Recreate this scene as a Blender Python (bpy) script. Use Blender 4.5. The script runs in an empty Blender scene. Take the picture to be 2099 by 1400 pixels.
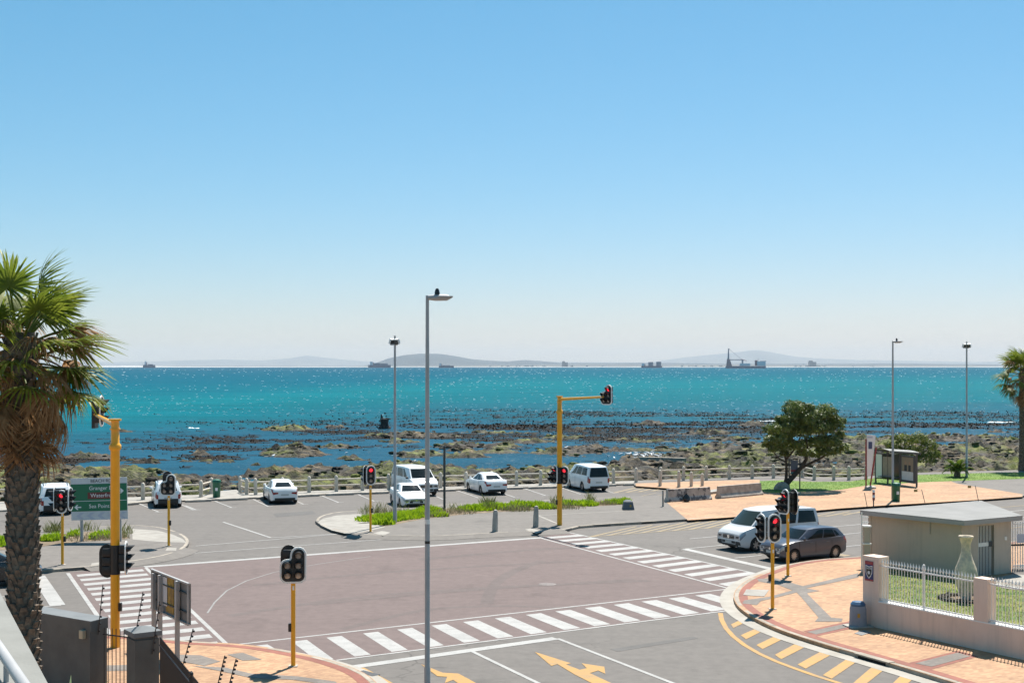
import bpy, bmesh, math, random
import numpy as np
from mathutils import Vector, Matrix, Euler
from mathutils.geometry import tessellate_polygon
random.seed(7)
rng = np.random.default_rng(7)
SC = bpy.context.scene
COL = SC.collection
R = math.radians
PI = math.pi

# ------------------------------------------------------------------ camera
CAM_H = 8.8
F_PX, CX, HY = 2750.0, 1049.5, 750.0        # measured on the 2099 x 1400 photograph
cam_d = bpy.data.cameras.new('camera')
cam_d.sensor_width = 36.0
cam_d.lens = F_PX / 2099.0 * 36.0
cam_d.shift_y = (HY - 700.0) / 2099.0
cam_d.clip_start = 0.2
cam_d.clip_end = 90000.0
cam = bpy.data.objects.new('camera', cam_d)
cam.location = (0, 0, CAM_H)
cam.rotation_euler = (R(90), 0, 0)
COL.objects.link(cam)
SC.camera = cam

# ------------------------------------------------------------------ sky, sun, exposure
SUN_EL, SUN_AZ = 62.0, 22.0                  # azimuth clockwise from the view direction (+Y)
w = bpy.data.worlds.new('World')
SC.world = w
w.use_nodes = True
nt = w.node_tree
for n in list(nt.nodes):
    nt.nodes.remove(n)
sky = nt.nodes.new('ShaderNodeTexSky')
sky.sky_type = 'NISHITA'
sky.sun_disc = False
sky.sun_elevation = R(SUN_EL)
sky.sun_rotation = R(SUN_AZ)
sky.altitude = 0
sky.air_density = 1.0
sky.dust_density = 0.35
sky.ozone_density = 8.0
bg = nt.nodes.new('ShaderNodeBackground')
bg.inputs['Strength'].default_value = 0.057
wo = nt.nodes.new('ShaderNodeOutputWorld')
# marine air: the whole sky a little more cyan than the standard atmosphere
sp = nt.nodes.new('ShaderNodeSeparateColor')
cb = nt.nodes.new('ShaderNodeCombineColor')
nt.links.new(sky.outputs[0], sp.inputs[0])
for ch, (ref, gam, out) in enumerate(((5.2, 1.42, 6.1), (6.3, 0.86, 6.85), (6.9, 0.9, 7.3))):
    a_ = nt.nodes.new('ShaderNodeMath'); a_.operation = 'DIVIDE'; a_.inputs[1].default_value = ref
    b_ = nt.nodes.new('ShaderNodeMath'); b_.operation = 'POWER'; b_.inputs[1].default_value = gam
    c_ = nt.nodes.new('ShaderNodeMath'); c_.operation = 'MULTIPLY'; c_.inputs[1].default_value = out
    nt.links.new(sp.outputs[ch], a_.inputs[0]); nt.links.new(a_.outputs[0], b_.inputs[0]); nt.links.new(b_.outputs[0], c_.inputs[0]); nt.links.new(c_.outputs[0], cb.inputs[ch])
nt.links.new(cb.outputs[0], bg.inputs['Color'])
nt.links.new(bg.outputs[0], wo.inputs['Surface'])
sun_d = bpy.data.lights.new('sun', 'SUN')
sun_d.energy = 4.3
sun_d.angle = R(0.53)
sun_d.color = (1.0, 0.955, 0.88)
sun = bpy.data.objects.new('sun', sun_d)
SUNV = Vector((math.cos(R(SUN_EL)) * math.sin(R(SUN_AZ)), math.cos(R(SUN_EL)) * math.cos(R(SUN_AZ)), math.sin(R(SUN_EL))))
sun.rotation_euler = (-SUNV).to_track_quat('-Z', 'Y').to_euler()
sun.location = (20, 40, 60)
COL.objects.link(sun)
SC.view_settings.view_transform = 'Standard'
SC.view_settings.look = 'None'
SC.view_settings.gamma = 1.0
SC.view_settings.use_curve_mapping = False
SC.view_settings.exposure = 1.0
SC.render.engine = 'CYCLES'
SC.cycles.use_denoising = True
SC.cycles.max_bounces = 8
SC.cycles.diffuse_bounces = 5
SC.cycles.glossy_bounces = 3
SC.cycles.transparent_max_bounces = 8
SC.cycles.volume_bounces = 0
SC.cycles.sample_clamp_indirect = 4.0
SC.cycles.caustics_reflective = False
SC.cycles.caustics_refractive = False

# ------------------------------------------------------------------ measuring helpers
def gp(px, py, z=0.0):
    """point of the level z that the photograph shows at this pixel (used to survey the plan)"""
    y = (CAM_H - z) * F_PX / (py - HY)
    return Vector(((px - CX) * y / F_PX, y, z))

def gps(pts, z=0.0):
    return [gp(a, b, z) for a, b in pts]

def at(px, py, Y):
    return Vector(((px - CX) * Y / F_PX, Y, CAM_H - (py - HY) * Y / F_PX))

DIR_A = Vector((0.851, 0.525, 0))            # along the beach road, to the right and away
DIR_B = Vector((-0.436, 0.90, 0))            # across it, away

# ------------------------------------------------------------------ mesh helpers
class MB:
    def __init__(s):
        s.v, s.f = [], []
    def add(s, vs, fs):
        o = len(s.v)
        s.v += [tuple(p) for p in vs]
        s.f += [tuple(i + o for i in f) for f in fs]
        return s
    def box(s, c, d, rz=0.0, rot=None, bev=0.0):
        hx, hy, hz = d[0] / 2, d[1] / 2, d[2] / 2
        M = rot if rot is not None else Matrix.Rotation(rz, 3, 'Z')
        c = Vector(c)
        if bev <= 0:
            vs = [Vector((x, y, z)) for z in (-hz, hz) for y in (-hy, hy) for x in (-hx, hx)]
            fs = [(0, 2, 3, 1), (4, 5, 7, 6), (0, 1, 5, 4), (2, 6, 7, 3), (0, 4, 6, 2), (1, 3, 7, 5)]
            return s.add([M @ p + c for p in vs], fs)
        b = min(bev, hx * .9, hy * .9, hz * .9)
        bm = bmesh.new()
        bmesh.ops.create_cube(bm, size=1)
        for v in bm.verts:
            v.co = Vector((v.co.x * d[0], v.co.y * d[1], v.co.z * d[2]))
        bmesh.ops.bevel(bm, geom=bm.edges[:], offset=b, segments=2, affect='EDGES', profile=0.6)
        bm.verts.index_update()
        s.add([M @ v.co + c for v in bm.verts], [[v.index for v in f.verts] for f in bm.faces])
        bm.free()
        return s
    def cyl(s, p0, p1, r0, r1=None, n=12, cap=True):
        p0, p1 = Vector(p0), Vector(p1)
        r1 = r0 if r1 is None else r1
        d = (p1 - p0)
        if d.length < 1e-6:
            return s
        d.normalize()
        u = d.orthogonal().normalized()
        if abs(d.z) > .99:
            u = Vector((1, 0, 0))
        q = d.cross(u)
        vs = []
        for p, r in ((p0, r0), (p1, r1)):
            for i in range(n):
                a = 2 * PI * i / n
                vs.append(p + (u * math.cos(a) + q * math.sin(a)) * r)
        fs = [(i, (i + 1) % n, n + (i + 1) % n, n + i) for i in range(n)]
        if cap:
            fs += [tuple(range(n))[::-1], tuple(range(n, 2 * n))]
        return s.add(vs, fs)
    def tube(s, pts, rs, n=8):
        pts = [Vector(p) for p in pts]
        if not hasattr(rs, '__len__'):
            rs = [rs] * len(pts)
        vs, fs = [], []
        u = None
        for k, p in enumerate(pts):
            d = (pts[min(k + 1, len(pts) - 1)] - pts[max(k - 1, 0)]).normalized()
            if u is None:
                u = d.orthogonal().normalized()
            u = (u - d * u.dot(d)).normalized()
            q = d.cross(u)
            for i in range(n):
                a = 2 * PI * i / n
                vs.append(p + (u * math.cos(a) + q * math.sin(a)) * rs[k])
        for k in range(len(pts) - 1):
            for i in range(n):
                fs.append((k * n + i, k * n + (i + 1) % n, (k + 1) * n + (i + 1) % n, (k + 1) * n + i))
        fs += [tuple(range(n))[::-1], tuple(range((len(pts) - 1) * n, len(pts) * n))]
        return s.add(vs, fs)
    def lathe(s, prof, c=(0, 0, 0), n=24, axis='Z', cap=True):
        c = Vector(c)
        vs, fs = [], []
        for r, z in prof:
            for i in range(n):
                a = 2 * PI * i / n
                if axis == 'Z':
                    vs.append(c + Vector((r * math.cos(a), r * math.sin(a), z)))
                else:
                    vs.append(c + Vector((r * math.cos(a), z, r * math.sin(a))))
        for k in range(len(prof) - 1):
            for i in range(n):
                j = (i + 1) % n
                f = (k * n + i, k * n + j, (k + 1) * n + j, (k + 1) * n + i)
                fs.append(f if axis == 'Z' else f[::-1])
        if not cap:
            return s.add(vs, fs)
        a, b = tuple(range(n)), tuple(range((len(prof) - 1) * n, len(prof) * n))
        fs += [a[::-1], b] if axis == 'Z' else [a, b[::-1]]
        return s.add(vs, fs)
    def poly(s, pts, z=None):
        """flat (possibly concave) polygon facing up"""
        P = [Vector((p[0], p[1], p[2] if z is None else z)) for p in pts]
        a = sum(P[i].x * P[(i + 1) % len(P)].y - P[(i + 1) % len(P)].x * P[i].y for i in range(len(P)))
        if a < 0:
            P.reverse()
        tr = tessellate_polygon([P])
        fs = []
        for t in tr:
            x = (P[t[1]] - P[t[0]]).cross(P[t[2]] - P[t[0]]).z
            fs.append(t if x > 0 else t[::-1])
        return s.add(P, fs)
    def prism(s, pts, z0, z1):
        P = [Vector((p[0], p[1], 0)) for p in pts]
        a = sum(P[i].x * P[(i + 1) % len(P)].y - P[(i + 1) % len(P)].x * P[i].y for i in range(len(P)))
        if a < 0:
            P.reverse()
        n = len(P)
        s.poly(P, z1)
        vs = [(p.x, p.y, z0) for p in P] + [(p.x, p.y, z1) for p in P]
        return s.add(vs, [(i, (i + 1) % n, n + (i + 1) % n, n + i) for i in range(n)])
    def plate(s, outline, y0, y1):
        """2-D outline in x,z extruded in y (front at y0 < y1)"""
        P = [Vector((p[0], p[1], 0)) for p in outline]
        a = sum(P[i].x * P[(i + 1) % len(P)].y - P[(i + 1) % len(P)].x * P[i].y for i in range(len(P)))
        if a < 0:
            P.reverse()
        n = len(P)
        tr = [t if (P[t[1]] - P[t[0]]).cross(P[t[2]] - P[t[0]]).z > 0 else t[::-1] for t in tessellate_polygon([P])]
        vs = [(p.x, y0, p.y) for p in P] + [(p.x, y1, p.y) for p in P]
        fs = list(tr) + [tuple(n + i for i in t[::-1]) for t in tr]
        fs += [((i + 1) % n, i, n + i, n + (i + 1) % n) for i in range(n)]
        return s.add(vs, fs)
    def grid(s, P, flip=False):
        h, w_ = len(P), len(P[0])
        vs = [p for row in P for p in row]
        fs = []
        for i in range(h - 1):
            for j in range(w_ - 1):
                f = (i * w_ + j, i * w_ + j + 1, (i + 1) * w_ + j + 1, (i + 1) * w_ + j)
                fs.append(f[::-1] if flip else f)
        return s.add(vs, fs)
    def mesh(s, name, m=None, smooth=None):
        me = bpy.data.meshes.new(name)
        me.from_pydata(s.v, [], s.f)
        if smooth is not None:
            me.polygons.foreach_set('use_smooth', [True] * len(me.polygons))
            me.set_sharp_from_angle(angle=R(smooth))
        if m is not None:
            me.materials.append(m)
        me.update()
        return me

def link(name, me, parent=None, loc=(0, 0, 0), rot=(0, 0, 0)):
    o = bpy.data.objects.new(name, me)
    o.location = loc
    o.rotation_euler = rot
    if parent is not None:
        o.parent = parent
    COL.objects.link(o)
    return o

def part(name, mb, m, parent, loc=(0, 0, 0), rot=(0, 0, 0), smooth=None):
    return link(name, mb.mesh(name, m, smooth), parent, loc, rot)

def tag(o, label, cat, group=None):
    o['label'] = label
    o['category'] = cat
    if group:
        o['group'] = group
    return o

def thing(name, label, cat, loc=(0, 0, 0), rz=0.0, group=None):
    o = bpy.data.objects.new(name, None)
    o.empty_display_size = 0.2
    o.location = loc
    o.rotation_euler = (0, 0, rz)
    COL.objects.link(o)
    return tag(o, label, cat, group)

def solo(name, mb, m, label, cat, loc=(0, 0, 0), rot=(0, 0, 0), group=None, smooth=None):
    return tag(part(name, mb, m, None, loc, rot, smooth), label, cat, group)

def struct(name, mb, m, smooth=None, parent=None):
    o = part(name, mb, m, parent, smooth=smooth)
    if parent is None:
        o['kind'] = 'structure'
    return o

def stuff(name, mb, m, label=None, cat=None, parent=None, smooth=None):
    o = part(name, mb, m, parent, smooth=smooth)
    o['kind'] = 'stuff'
    if label:
        o['label'] = label
        if parent is None:
            o['category'] = cat
    return o

def copy_tree(o, parent=None):
    c = o.copy()
    COL.objects.link(c)
    c.parent = parent
    for ch in list(o.children):
        copy_tree(ch, c)
    return c

def text_mesh(txt, size, m, parent, loc, rot, name='lettering', align='CENTER', ext=0.003, width=None):
    cu = bpy.data.curves.new('lettering', 'FONT')
    cu.body = txt
    cu.size = size
    cu.align_x = align
    cu.align_y = 'CENTER'
    cu.extrude = ext
    cu.resolution_u = 3
    t = bpy.data.objects.new('lettering_source', cu)
    COL.objects.link(t)
    bpy.context.view_layer.update()
    me = bpy.data.meshes.new_from_object(t.evaluated_get(bpy.context.evaluated_depsgraph_get()))
    bpy.data.objects.remove(t)
    if width:
        xs = [v.co.x for v in me.vertices]
        k = width / max(1e-6, max(xs) - min(xs))
        for v in me.vertices:
            v.co.x *= k
    me.materials.clear()
    me.materials.append(m)
    return link(name, me, parent, loc, rot)

# ------------------------------------------------------------------ value noise for terrain
def vnoise(x, y, seed=0):
    xi, yi = np.floor(x).astype(np.int64), np.floor(y).astype(np.int64)
    fx, fy = x - xi, y - yi
    fx, fy = fx * fx * (3 - 2 * fx), fy * fy * (3 - 2 * fy)
    def h(a, b):
        n = (a * 374761393 + b * 668265263 + seed * 974711) & 0x7fffffff
        n = ((n ^ (n >> 13)) * 1274126177) & 0x7fffffff
        return ((n ^ (n >> 16)) & 0xffff) / 65535.0
    return (h(xi, yi) * (1 - fx) + h(xi + 1, yi) * fx) * (1 - fy) + (h(xi, yi + 1) * (1 - fx) + h(xi + 1, yi + 1) * fx) * fy

def fbm(x, y, seed=0, o=4, g=0.5):
    r, a, t = 0, 1.0, 0
    for k in range(o):
        r = r + a * vnoise(x * 2 ** k, y * 2 ** k, seed + k * 17)
        t += a
        a *= g
    return r / t

# ------------------------------------------------------------------ materials
def _nodes(name):
    m = bpy.data.materials.new(name)
    m.use_nodes = True
    t = m.node_tree
    return m, t, t.nodes['Principled BSDF']

def N(t, typ, **kw):
    n = t.nodes.new(typ)
    for k, v in kw.items():
        if k.startswith('i_'):
            n.inputs[k[2:].replace('_', ' ')].default_value = v
        else:
            setattr(n, k, v)
    return n

def coords(t, world=False):
    if world:
        return N(t, 'ShaderNodeNewGeometry').outputs['Position']
    return N(t, 'ShaderNodeTexCoord').outputs['Object']

def noise(t, vec, scale, detail=3.0, rough=0.55, stretch=None):
    if stretch is not None:
        mp = N(t, 'ShaderNodeMapping')
        mp.inputs['Scale'].default_value = stretch[0]
        mp.inputs['Rotation'].default_value = stretch[1]
        t.links.new(vec, mp.inputs['Vector'])
        vec = mp.outputs[0]
    n = N(t, 'ShaderNodeTexNoise')
    n.inputs['Scale'].default_value = scale
    n.inputs['Detail'].default_value = detail
    n.inputs['Roughness'].default_value = rough
    t.links.new(vec, n.inputs['Vector'])
    return n.outputs['Fac']

def ramp(t, fac, stops):
    r = N(t, 'ShaderNodeValToRGB')
    e = r.color_ramp.elements
    while len(e) < len(stops):
        e.new(0.5)
    for k, (p, c) in enumerate(stops):
        e[k].position = p
        e[k].color = (c[0], c[1], c[2], 1) if hasattr(c, '__len__') else (c, c, c, 1)
    t.links.new(fac, r.inputs['Fac'])
    return r.outputs['Color']

def mixc(t, fac, a, b, mode='MIX'):
    n = N(t, 'ShaderNodeMix', data_type='RGBA', blend_type=mode)
    for sock, val in ((n.inputs[0], fac), (n.inputs[6], a), (n.inputs[7], b)):
        if hasattr(val, 'is_linked') or hasattr(val, 'links'):
            t.links.new(val, sock)
        elif hasattr(val, '__len__'):
            sock.default_value = (val[0], val[1], val[2], 1)
        else:
            sock.default_value = val
    return n.outputs[2]

def bump(t, bsdf, h, strength=0.3, dist=0.02):
    b = N(t, 'ShaderNodeBump')
    b.inputs['Strength'].default_value = strength
    b.inputs['Distance'].default_value = dist
    t.links.new(h, b.inputs['Height'])
    t.links.new(b.outputs[0], bsdf.inputs['Normal'])

def mat(name, c, c2=None, scale=4.0, rough=0.6, metal=0.0, bmp=0.0, world=False, spec=0.5, lo=0.35, hi=0.65, detail=4.0, coat=0.0, emit=None, es=0.0, bscale=None, stretch=None):
    m, t, b = _nodes(name)
    b.inputs['Roughness'].default_value = rough
    b.inputs['Metallic'].default_value = metal
    b.inputs['Specular IOR Level'].default_value = spec
    b.inputs['Coat Weight'].default_value = coat
    b.inputs['Coat Roughness'].default_value = 0.05
    b.inputs['Base Color'].default_value = (*c, 1)
    if c2 is not None or bmp > 0:
        v = coords(t, world)
        f = noise(t, v, scale, detail, stretch=stretch)
        if c2 is not None:
            t.links.new(ramp(t, f, [(lo, c), (hi, c2)]), b.inputs['Base Color'])
        if bmp > 0:
            fb = f if bscale is None else noise(t, v, bscale, 3)
            bump(t, b, fb, bmp, 0.03)
    if emit is not None:
        b.inputs['Emission Color'].default_value = (*emit, 1)
        b.inputs['Emission Strength'].default_value = es
    return m

def asphalt(name, base, tint=(1, 1, 1), cracks=True):
    m, t, b = _nodes(name)
    v = coords(t, True)
    big = noise(t, v, 0.16, 4)
    streak = noise(t, v, 1.0, 3, stretch=((0.05, 0.9, 1), (0, 0, -R(31.7))))
    streak2 = noise(t, v, 1.0, 3, stretch=((0.9, 0.06, 1), (0, 0, -R(26))))
    fine = noise(t, v, 60, 2, 0.7)
    lo = [base * k for k in tint]
    c = ramp(t, big, [(0.25, [x * 0.82 for x in lo]), (0.75, [x * 1.16 for x in lo])])
    c = mixc(t, 0.6, c, ramp(t, streak, [(0.3, [x * 0.66 for x in lo]), (0.7, [x * 1.32 for x in lo])]))
    c = mixc(t, 0.25, c, ramp(t, streak2, [(0.3, [x * 0.7 for x in lo]), (0.7, [x * 1.3 for x in lo])]))
    c = mixc(t, 0.5, c, ramp(t, fine, [(0.3, [x * 0.75 for x in lo]), (0.7, [x * 1.3 for x in lo])]))
    mid_n = noise(t, v, 2.6, 6, 0.7)
    c = mixc(t, 0.35, c, ramp(t, mid_n, [(0.35, [x * 0.70 for x in lo]), (0.65, [x * 1.25 for x in lo])]))
    spots = noise(t, v, 0.42, 7, 0.68)
    c = mixc(t, ramp(t, spots, [(0.57, 0.0), (0.68, 0.42)]), c, [x * 0.55 for x in lo])
    c = mixc(t, ramp(t, spots, [(0.30, 0.35), (0.40, 0.0)]), c, [x * 1.4 for x in lo])
    if cracks:
        vo = N(t, 'ShaderNodeTexVoronoi', feature='DISTANCE_TO_EDGE')
        vo.inputs['Scale'].default_value = 0.22
        wv = N(t, 'ShaderNodeVectorMath', operation='ADD')
        nn = N(t, 'ShaderNodeTexNoise')
        nn.inputs['Scale'].default_value = 1.2
        t.links.new(v, nn.inputs['Vector'])
        t.links.new(v, wv.inputs[0])
        t.links.new(nn.outputs['Color'], wv.inputs[1])
        t.links.new(wv.outputs[0], vo.inputs['Vector'])
        msk = noise(t, v, 0.09, 2)
        cm = mixc(t, ramp(t, msk, [(0.5, 0.0), (0.6, 0.6)]), (0, 0, 0), ramp(t, vo.outputs['Distance'], [(0.004, 1.0), (0.012, 0.0)]))
        c = mixc(t, cm, c, [x * 0.45 for x in lo])
    t.links.new(c, b.inputs['Base Color'])
    b.inputs['Roughness'].default_value = 0.82
    b.inputs['Specular IOR Level'].default_value = 0.3
    bump(t, b, fine, 0.25, 0.01)
    return m

def paint(name, c, worn, amount=0.5):
    m, t, b = _nodes(name)
    v = coords(t, True)
    a = noise(t, v, 2.2, 6, 0.7)
    f = noise(t, v, 30, 3, 0.7)
    wear = mixc(t, 0.5, a, f)
    cc = mixc(t, ramp(t, wear, [(amount + 0.02, 0.0), (amount + 0.16, 0.85)]), c, worn)
    st = noise(t, v, 1.0, 4, 0.6, stretch=((0.10, 1.6, 1), (0, 0, -R(31.7))))
    cc = mixc(t, ramp(t, st, [(0.48, 0.0), (0.72, 0.55)]), cc, worn)
    gr_ = noise(t, v, 9.0, 5, 0.75)
    cc = mixc(t, ramp(t, gr_, [(0.56, 0.0), (0.66, 0.6)]), cc, worn)
    cc = mixc(t, 0.35, cc, ramp(t, noise(t, v, 0.7, 3), [(0.3, [x * 0.8 for x in c]), (0.7, c)]))
    t.links.new(cc, b.inputs['Base Color'])
    b.inputs['Roughness'].default_value = 0.65
    return m

def paving(name, c1, c2, mortar, bw=0.2, bh=0.1, rot=31.7, soft=1.0):
    m, t, b = _nodes(name)
    v = coords(t, True)
    mp = N(t, 'ShaderNodeMapping')
    mp.inputs['Rotation'].default_value = (0, 0, -R(rot))
    t.links.new(v, mp.inputs['Vector'])
    br = N(t, 'ShaderNodeTexBrick')
    br.inputs['Scale'].default_value = 1.0
    br.inputs['Brick Width'].default_value = bw
    br.inputs['Row Height'].default_value = bh
    br.inputs['Mortar Size'].default_value = 0.006
    br.inputs['Mortar Smooth'].default_value = 0.3
    br.inputs['Color1'].default_value = (*c1, 1)
    br.inputs['Color2'].default_value = (*c2, 1)
    br.inputs['Mortar'].default_value = (*mortar, 1)
    t.links.new(mp.outputs[0], br.inputs['Vector'])
    c = mixc(t, 1.0, br.outputs['Color'], ramp(t, noise(t, v, 0.5, 5), [(0.25, 0.72), (0.75, 1.15)]), 'MULTIPLY')
    c = mixc(t, ramp(t, noise(t, v, 0.9, 7, 0.7), [(0.52, 0.0), (0.70, 0.55)]), c, [x * 0.55 for x in c1])
    t.links.new(c, b.inputs['Base Color'])
    b.inputs['Roughness'].default_value = 0.8
    bump(t, b, br.outputs['Fac'], -0.25, 0.006)
    return m

M = {}
M['asphalt'] = asphalt('asphalt', 0.126, (1.12, 1.0, 0.90))
M['footway'] = asphalt('footway_asphalt', 0.148, (1.12, 1.0, 0.89), False)
M['redroad'] = asphalt('red_surfacing', 0.113, (1.29, 0.95, 0.87), False)
M['white'] = paint('road_white', (0.37, 0.355, 0.335), (0.16, 0.15, 0.14), 0.465)
M['yellow'] = paint('road_yellow', (0.43, 0.225, 0.04), (0.16, 0.14, 0.12), 0.475)
M['yellow_faint'] = paint('faded_yellow', (0.30, 0.21, 0.095), (0.15, 0.14, 0.12), 0.42)
M['white_faint'] = paint('faded_white', (0.26, 0.245, 0.23), (0.15, 0.14, 0.13), 0.42)
M['brick'] = paving('orange_paving', (0.475, 0.28, 0.15), (0.33, 0.175, 0.09), (0.34, 0.22, 0.14))
M['brick_pale'] = paving('pale_pink_paving', (0.32, 0.22, 0.165), (0.27, 0.18, 0.14), (0.24, 0.18, 0.14))
M['brick_red'] = paving('red_paving', (0.29, 0.095, 0.06), (0.24, 0.075, 0.05), (0.2, 0.1, 0.07))
M['brick_grey'] = paving('grey_paving', (0.205, 0.175, 0.15), (0.155, 0.132, 0.115), (0.14, 0.12, 0.10))
M['concrete'] = mat('concrete', (0.25, 0.228, 0.20), (0.33, 0.305, 0.27), 1.6, 0.85, bmp=0.15, world=True, bscale=25, detail=6)
M['concrete_old'] = mat('weathered_concrete', (0.30, 0.265, 0.23), (0.48, 0.435, 0.38), 2.4, 0.9, bmp=0.3, world=True, bscale=18, detail=7)
M['kerb'] = mat('kerb_concrete', (0.26, 0.22, 0.175), (0.38, 0.33, 0.27), 1.9, 0.88, bmp=0.25, world=True, bscale=22, detail=7)
M['apron'] = mat('apron_concrete', (0.30, 0.27, 0.23), (0.37, 0.34, 0.295), 1.4, 0.85, bmp=0.15, world=True, bscale=25, detail=6)
M['patch'] = asphalt('asphalt_patch', 0.108, (1.08, 1.0, .93), False)
M['tyre_mark'] = asphalt('tyre_marked_asphalt', 0.105, (1.24, .96, .88), False)
M['soil'] = mat('soil', (0.12, 0.085, 0.055), (0.23, 0.17, 0.11), 3, 0.95, bmp=0.5, world=True, detail=7)
M['grass'] = mat('lawn', (0.075, 0.13, 0.014), (0.20, 0.20, 0.045), 1.3, 0.9, bmp=0.6, world=True, bscale=40, detail=8)
M['grass_green'] = mat('green_lawn', (0.085, 0.165, 0.016), (0.15, 0.215, 0.03), 0.35, 0.9, bmp=0.6, world=True, bscale=40, detail=8)

def render_wall(name, c, c2, stain):
    """painted plaster with rain streaks and a dirty foot"""
    m, t, b = _nodes(name)
    v = coords(t, True)
    a = ramp(t, noise(t, v, 1.3, 6), [(.3, c), (.7, c2)])
    st = noise(t, v, 1.0, 5, .65, stretch=((5.0, 5.0, .35), (0, 0, 0)))
    a = mixc(t, ramp(t, st, [(.50, 0.0), (.74, .45)]), a, stain)
    bl = noise(t, v, .6, 6, .7)
    a = mixc(t, ramp(t, bl, [(.52, 0.0), (.72, .30)]), a, stain)
    t.links.new(a, b.inputs['Base Color'])
    b.inputs['Roughness'].default_value = .9
    bump(t, b, noise(t, v, 30, 3), .12, .02)
    return m

# ================================================================== THE SETTING
# promenade edge (plan), left to right
EDGE = [(-170, 36.5), (-30.6, 87.0), (-17.5, 92.3), (20.5, 105.8), (26.2, 104.6), (32.8, 109.2), (42.0, 112.0), (180, 150)]
def edge_y(x):
    for (a, b), (c, d) in zip(EDGE, EDGE[1:]):
        if a <= x <= c:
            return b + (d - b) * (x - a) / (c - a)
    return EDGE[0][1] if x < EDGE[0][0] else EDGE[-1][1]

land = MB().prism([(-170, -80), (180, -80)] + EDGE[::-1], -4.0, 0.0)
struct('ground', land, M['asphalt'])

SEA_Z = -3.5
# ---- the sea
def sea_material():
    m, t, b = _nodes('sea_water')
    v = coords(t, True)
    sep = N(t, 'ShaderNodeSeparateXYZ')
    t.links.new(v, sep.inputs[0])
    # water over reef near the shore is deep blue, over sand turquoise, far out teal
    wob = noise(t, v, 0.012, 4, 0.6, stretch=((0.35, 1.5, 1), (0, 0, -R(8))))
    mr = N(t, 'ShaderNodeMath', operation='LOGARITHM')
    mr.inputs[1].default_value = 10.0
    t.links.new(sep.outputs['Y'], mr.inputs[0])
    ad = N(t, 'ShaderNodeMath', operation='MULTIPLY_ADD')
    t.links.new(wob, ad.inputs[0])
    ad.inputs[1].default_value = 0.32
    t.links.new(mr.outputs[0], ad.inputs[2])
    mp = N(t, 'ShaderNodeMapRange')
    xs_m = N(t, 'ShaderNodeMath', operation='MULTIPLY_ADD')
    t.links.new(sep.outputs['X'], xs_m.inputs[0])
    xs_m.inputs[1].default_value = -0.0032
    xs_m.inputs[2].default_value = -0.08
    xm = N(t, 'ShaderNodeClamp')
    xm.inputs['Max'].default_value = 0.35
    t.links.new(xs_m.outputs[0], xm.inputs['Value'])
    ad2 = N(t, 'ShaderNodeMath', operation='ADD')
    t.links.new(ad.outputs[0], ad2.inputs[0])
    t.links.new(xm.outputs[0], ad2.inputs[1])
    mp.inputs['From Min'].default_value = 2.0
    mp.inputs['From Max'].default_value = 4.4
    t.links.new(ad2.outputs[0], mp.inputs['Value'])
    col = ramp(t, mp.outputs[0], [(0.08, (0.016, 0.074, 0.120)), (0.25, (0.012, 0.072, 0.116)), (0.36, (0.0, 0.106, 0.136)), (0.46, (0.0, 0.124, 0.152)), (0.62, (0.0, 0.088, 0.132)), (1.0, (0.0, 0.066, 0.115))])
    pat = noise(t, v, 0.05, 4, 0.6, stretch=((0.3, 1.6, 1), (0, 0, -R(12))))
    col = mixc(t, 1.0, col, ramp(t, pat, [(0.3, 0.80), (0.7, 1.18)]), 'MULTIPLY')
    t.nodes.remove(b)
    df = N(t, 'ShaderNodeBsdfDiffuse')
    t.links.new(col, df.inputs['Color'])
    gl = N(t, 'ShaderNodeBsdfGlossy')
    gl.inputs['Roughness'].default_value = 0.22
    mx = N(t, 'ShaderNodeMixShader')
    mx.inputs[0].default_value = 0.055
    t.links.new(df.outputs[0], mx.inputs[1])
    t.links.new(gl.outputs[0], mx.inputs[2])
    t.links.new(mx.outputs[0], t.nodes['Material Output'].inputs['Surface'])
    n1 = noise(t, v, 0.28, 4, 0.6, stretch=((0.5, 1.0, 1), (0, 0, -R(15))))
    n2 = noise(t, v, 1.6, 3, 0.6)
    hh = N(t, 'ShaderNodeMath', operation='MULTIPLY_ADD')
    t.links.new(n2, hh.inputs[0])
    hh.inputs[1].default_value = 0.22
    t.links.new(n1, hh.inputs[2])
    bump(t, gl, hh.outputs[0], 0.9, 1.1)
    t.links.new(gl.inputs['Normal'].links[0].from_socket, df.inputs['Normal'])
    return m
M['sea'] = sea_material()
sea = MB()
ys = [80, 150, 250, 400, 700, 1200, 2500, 6000, 14000, 30000]
sea.grid([[(sx * max(420, yy * 0.9), yy, SEA_Z) for sx in (-1, -0.33, 0.33, 1)] for yy in ys])
struct('sea', sea, M['sea'])

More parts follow.
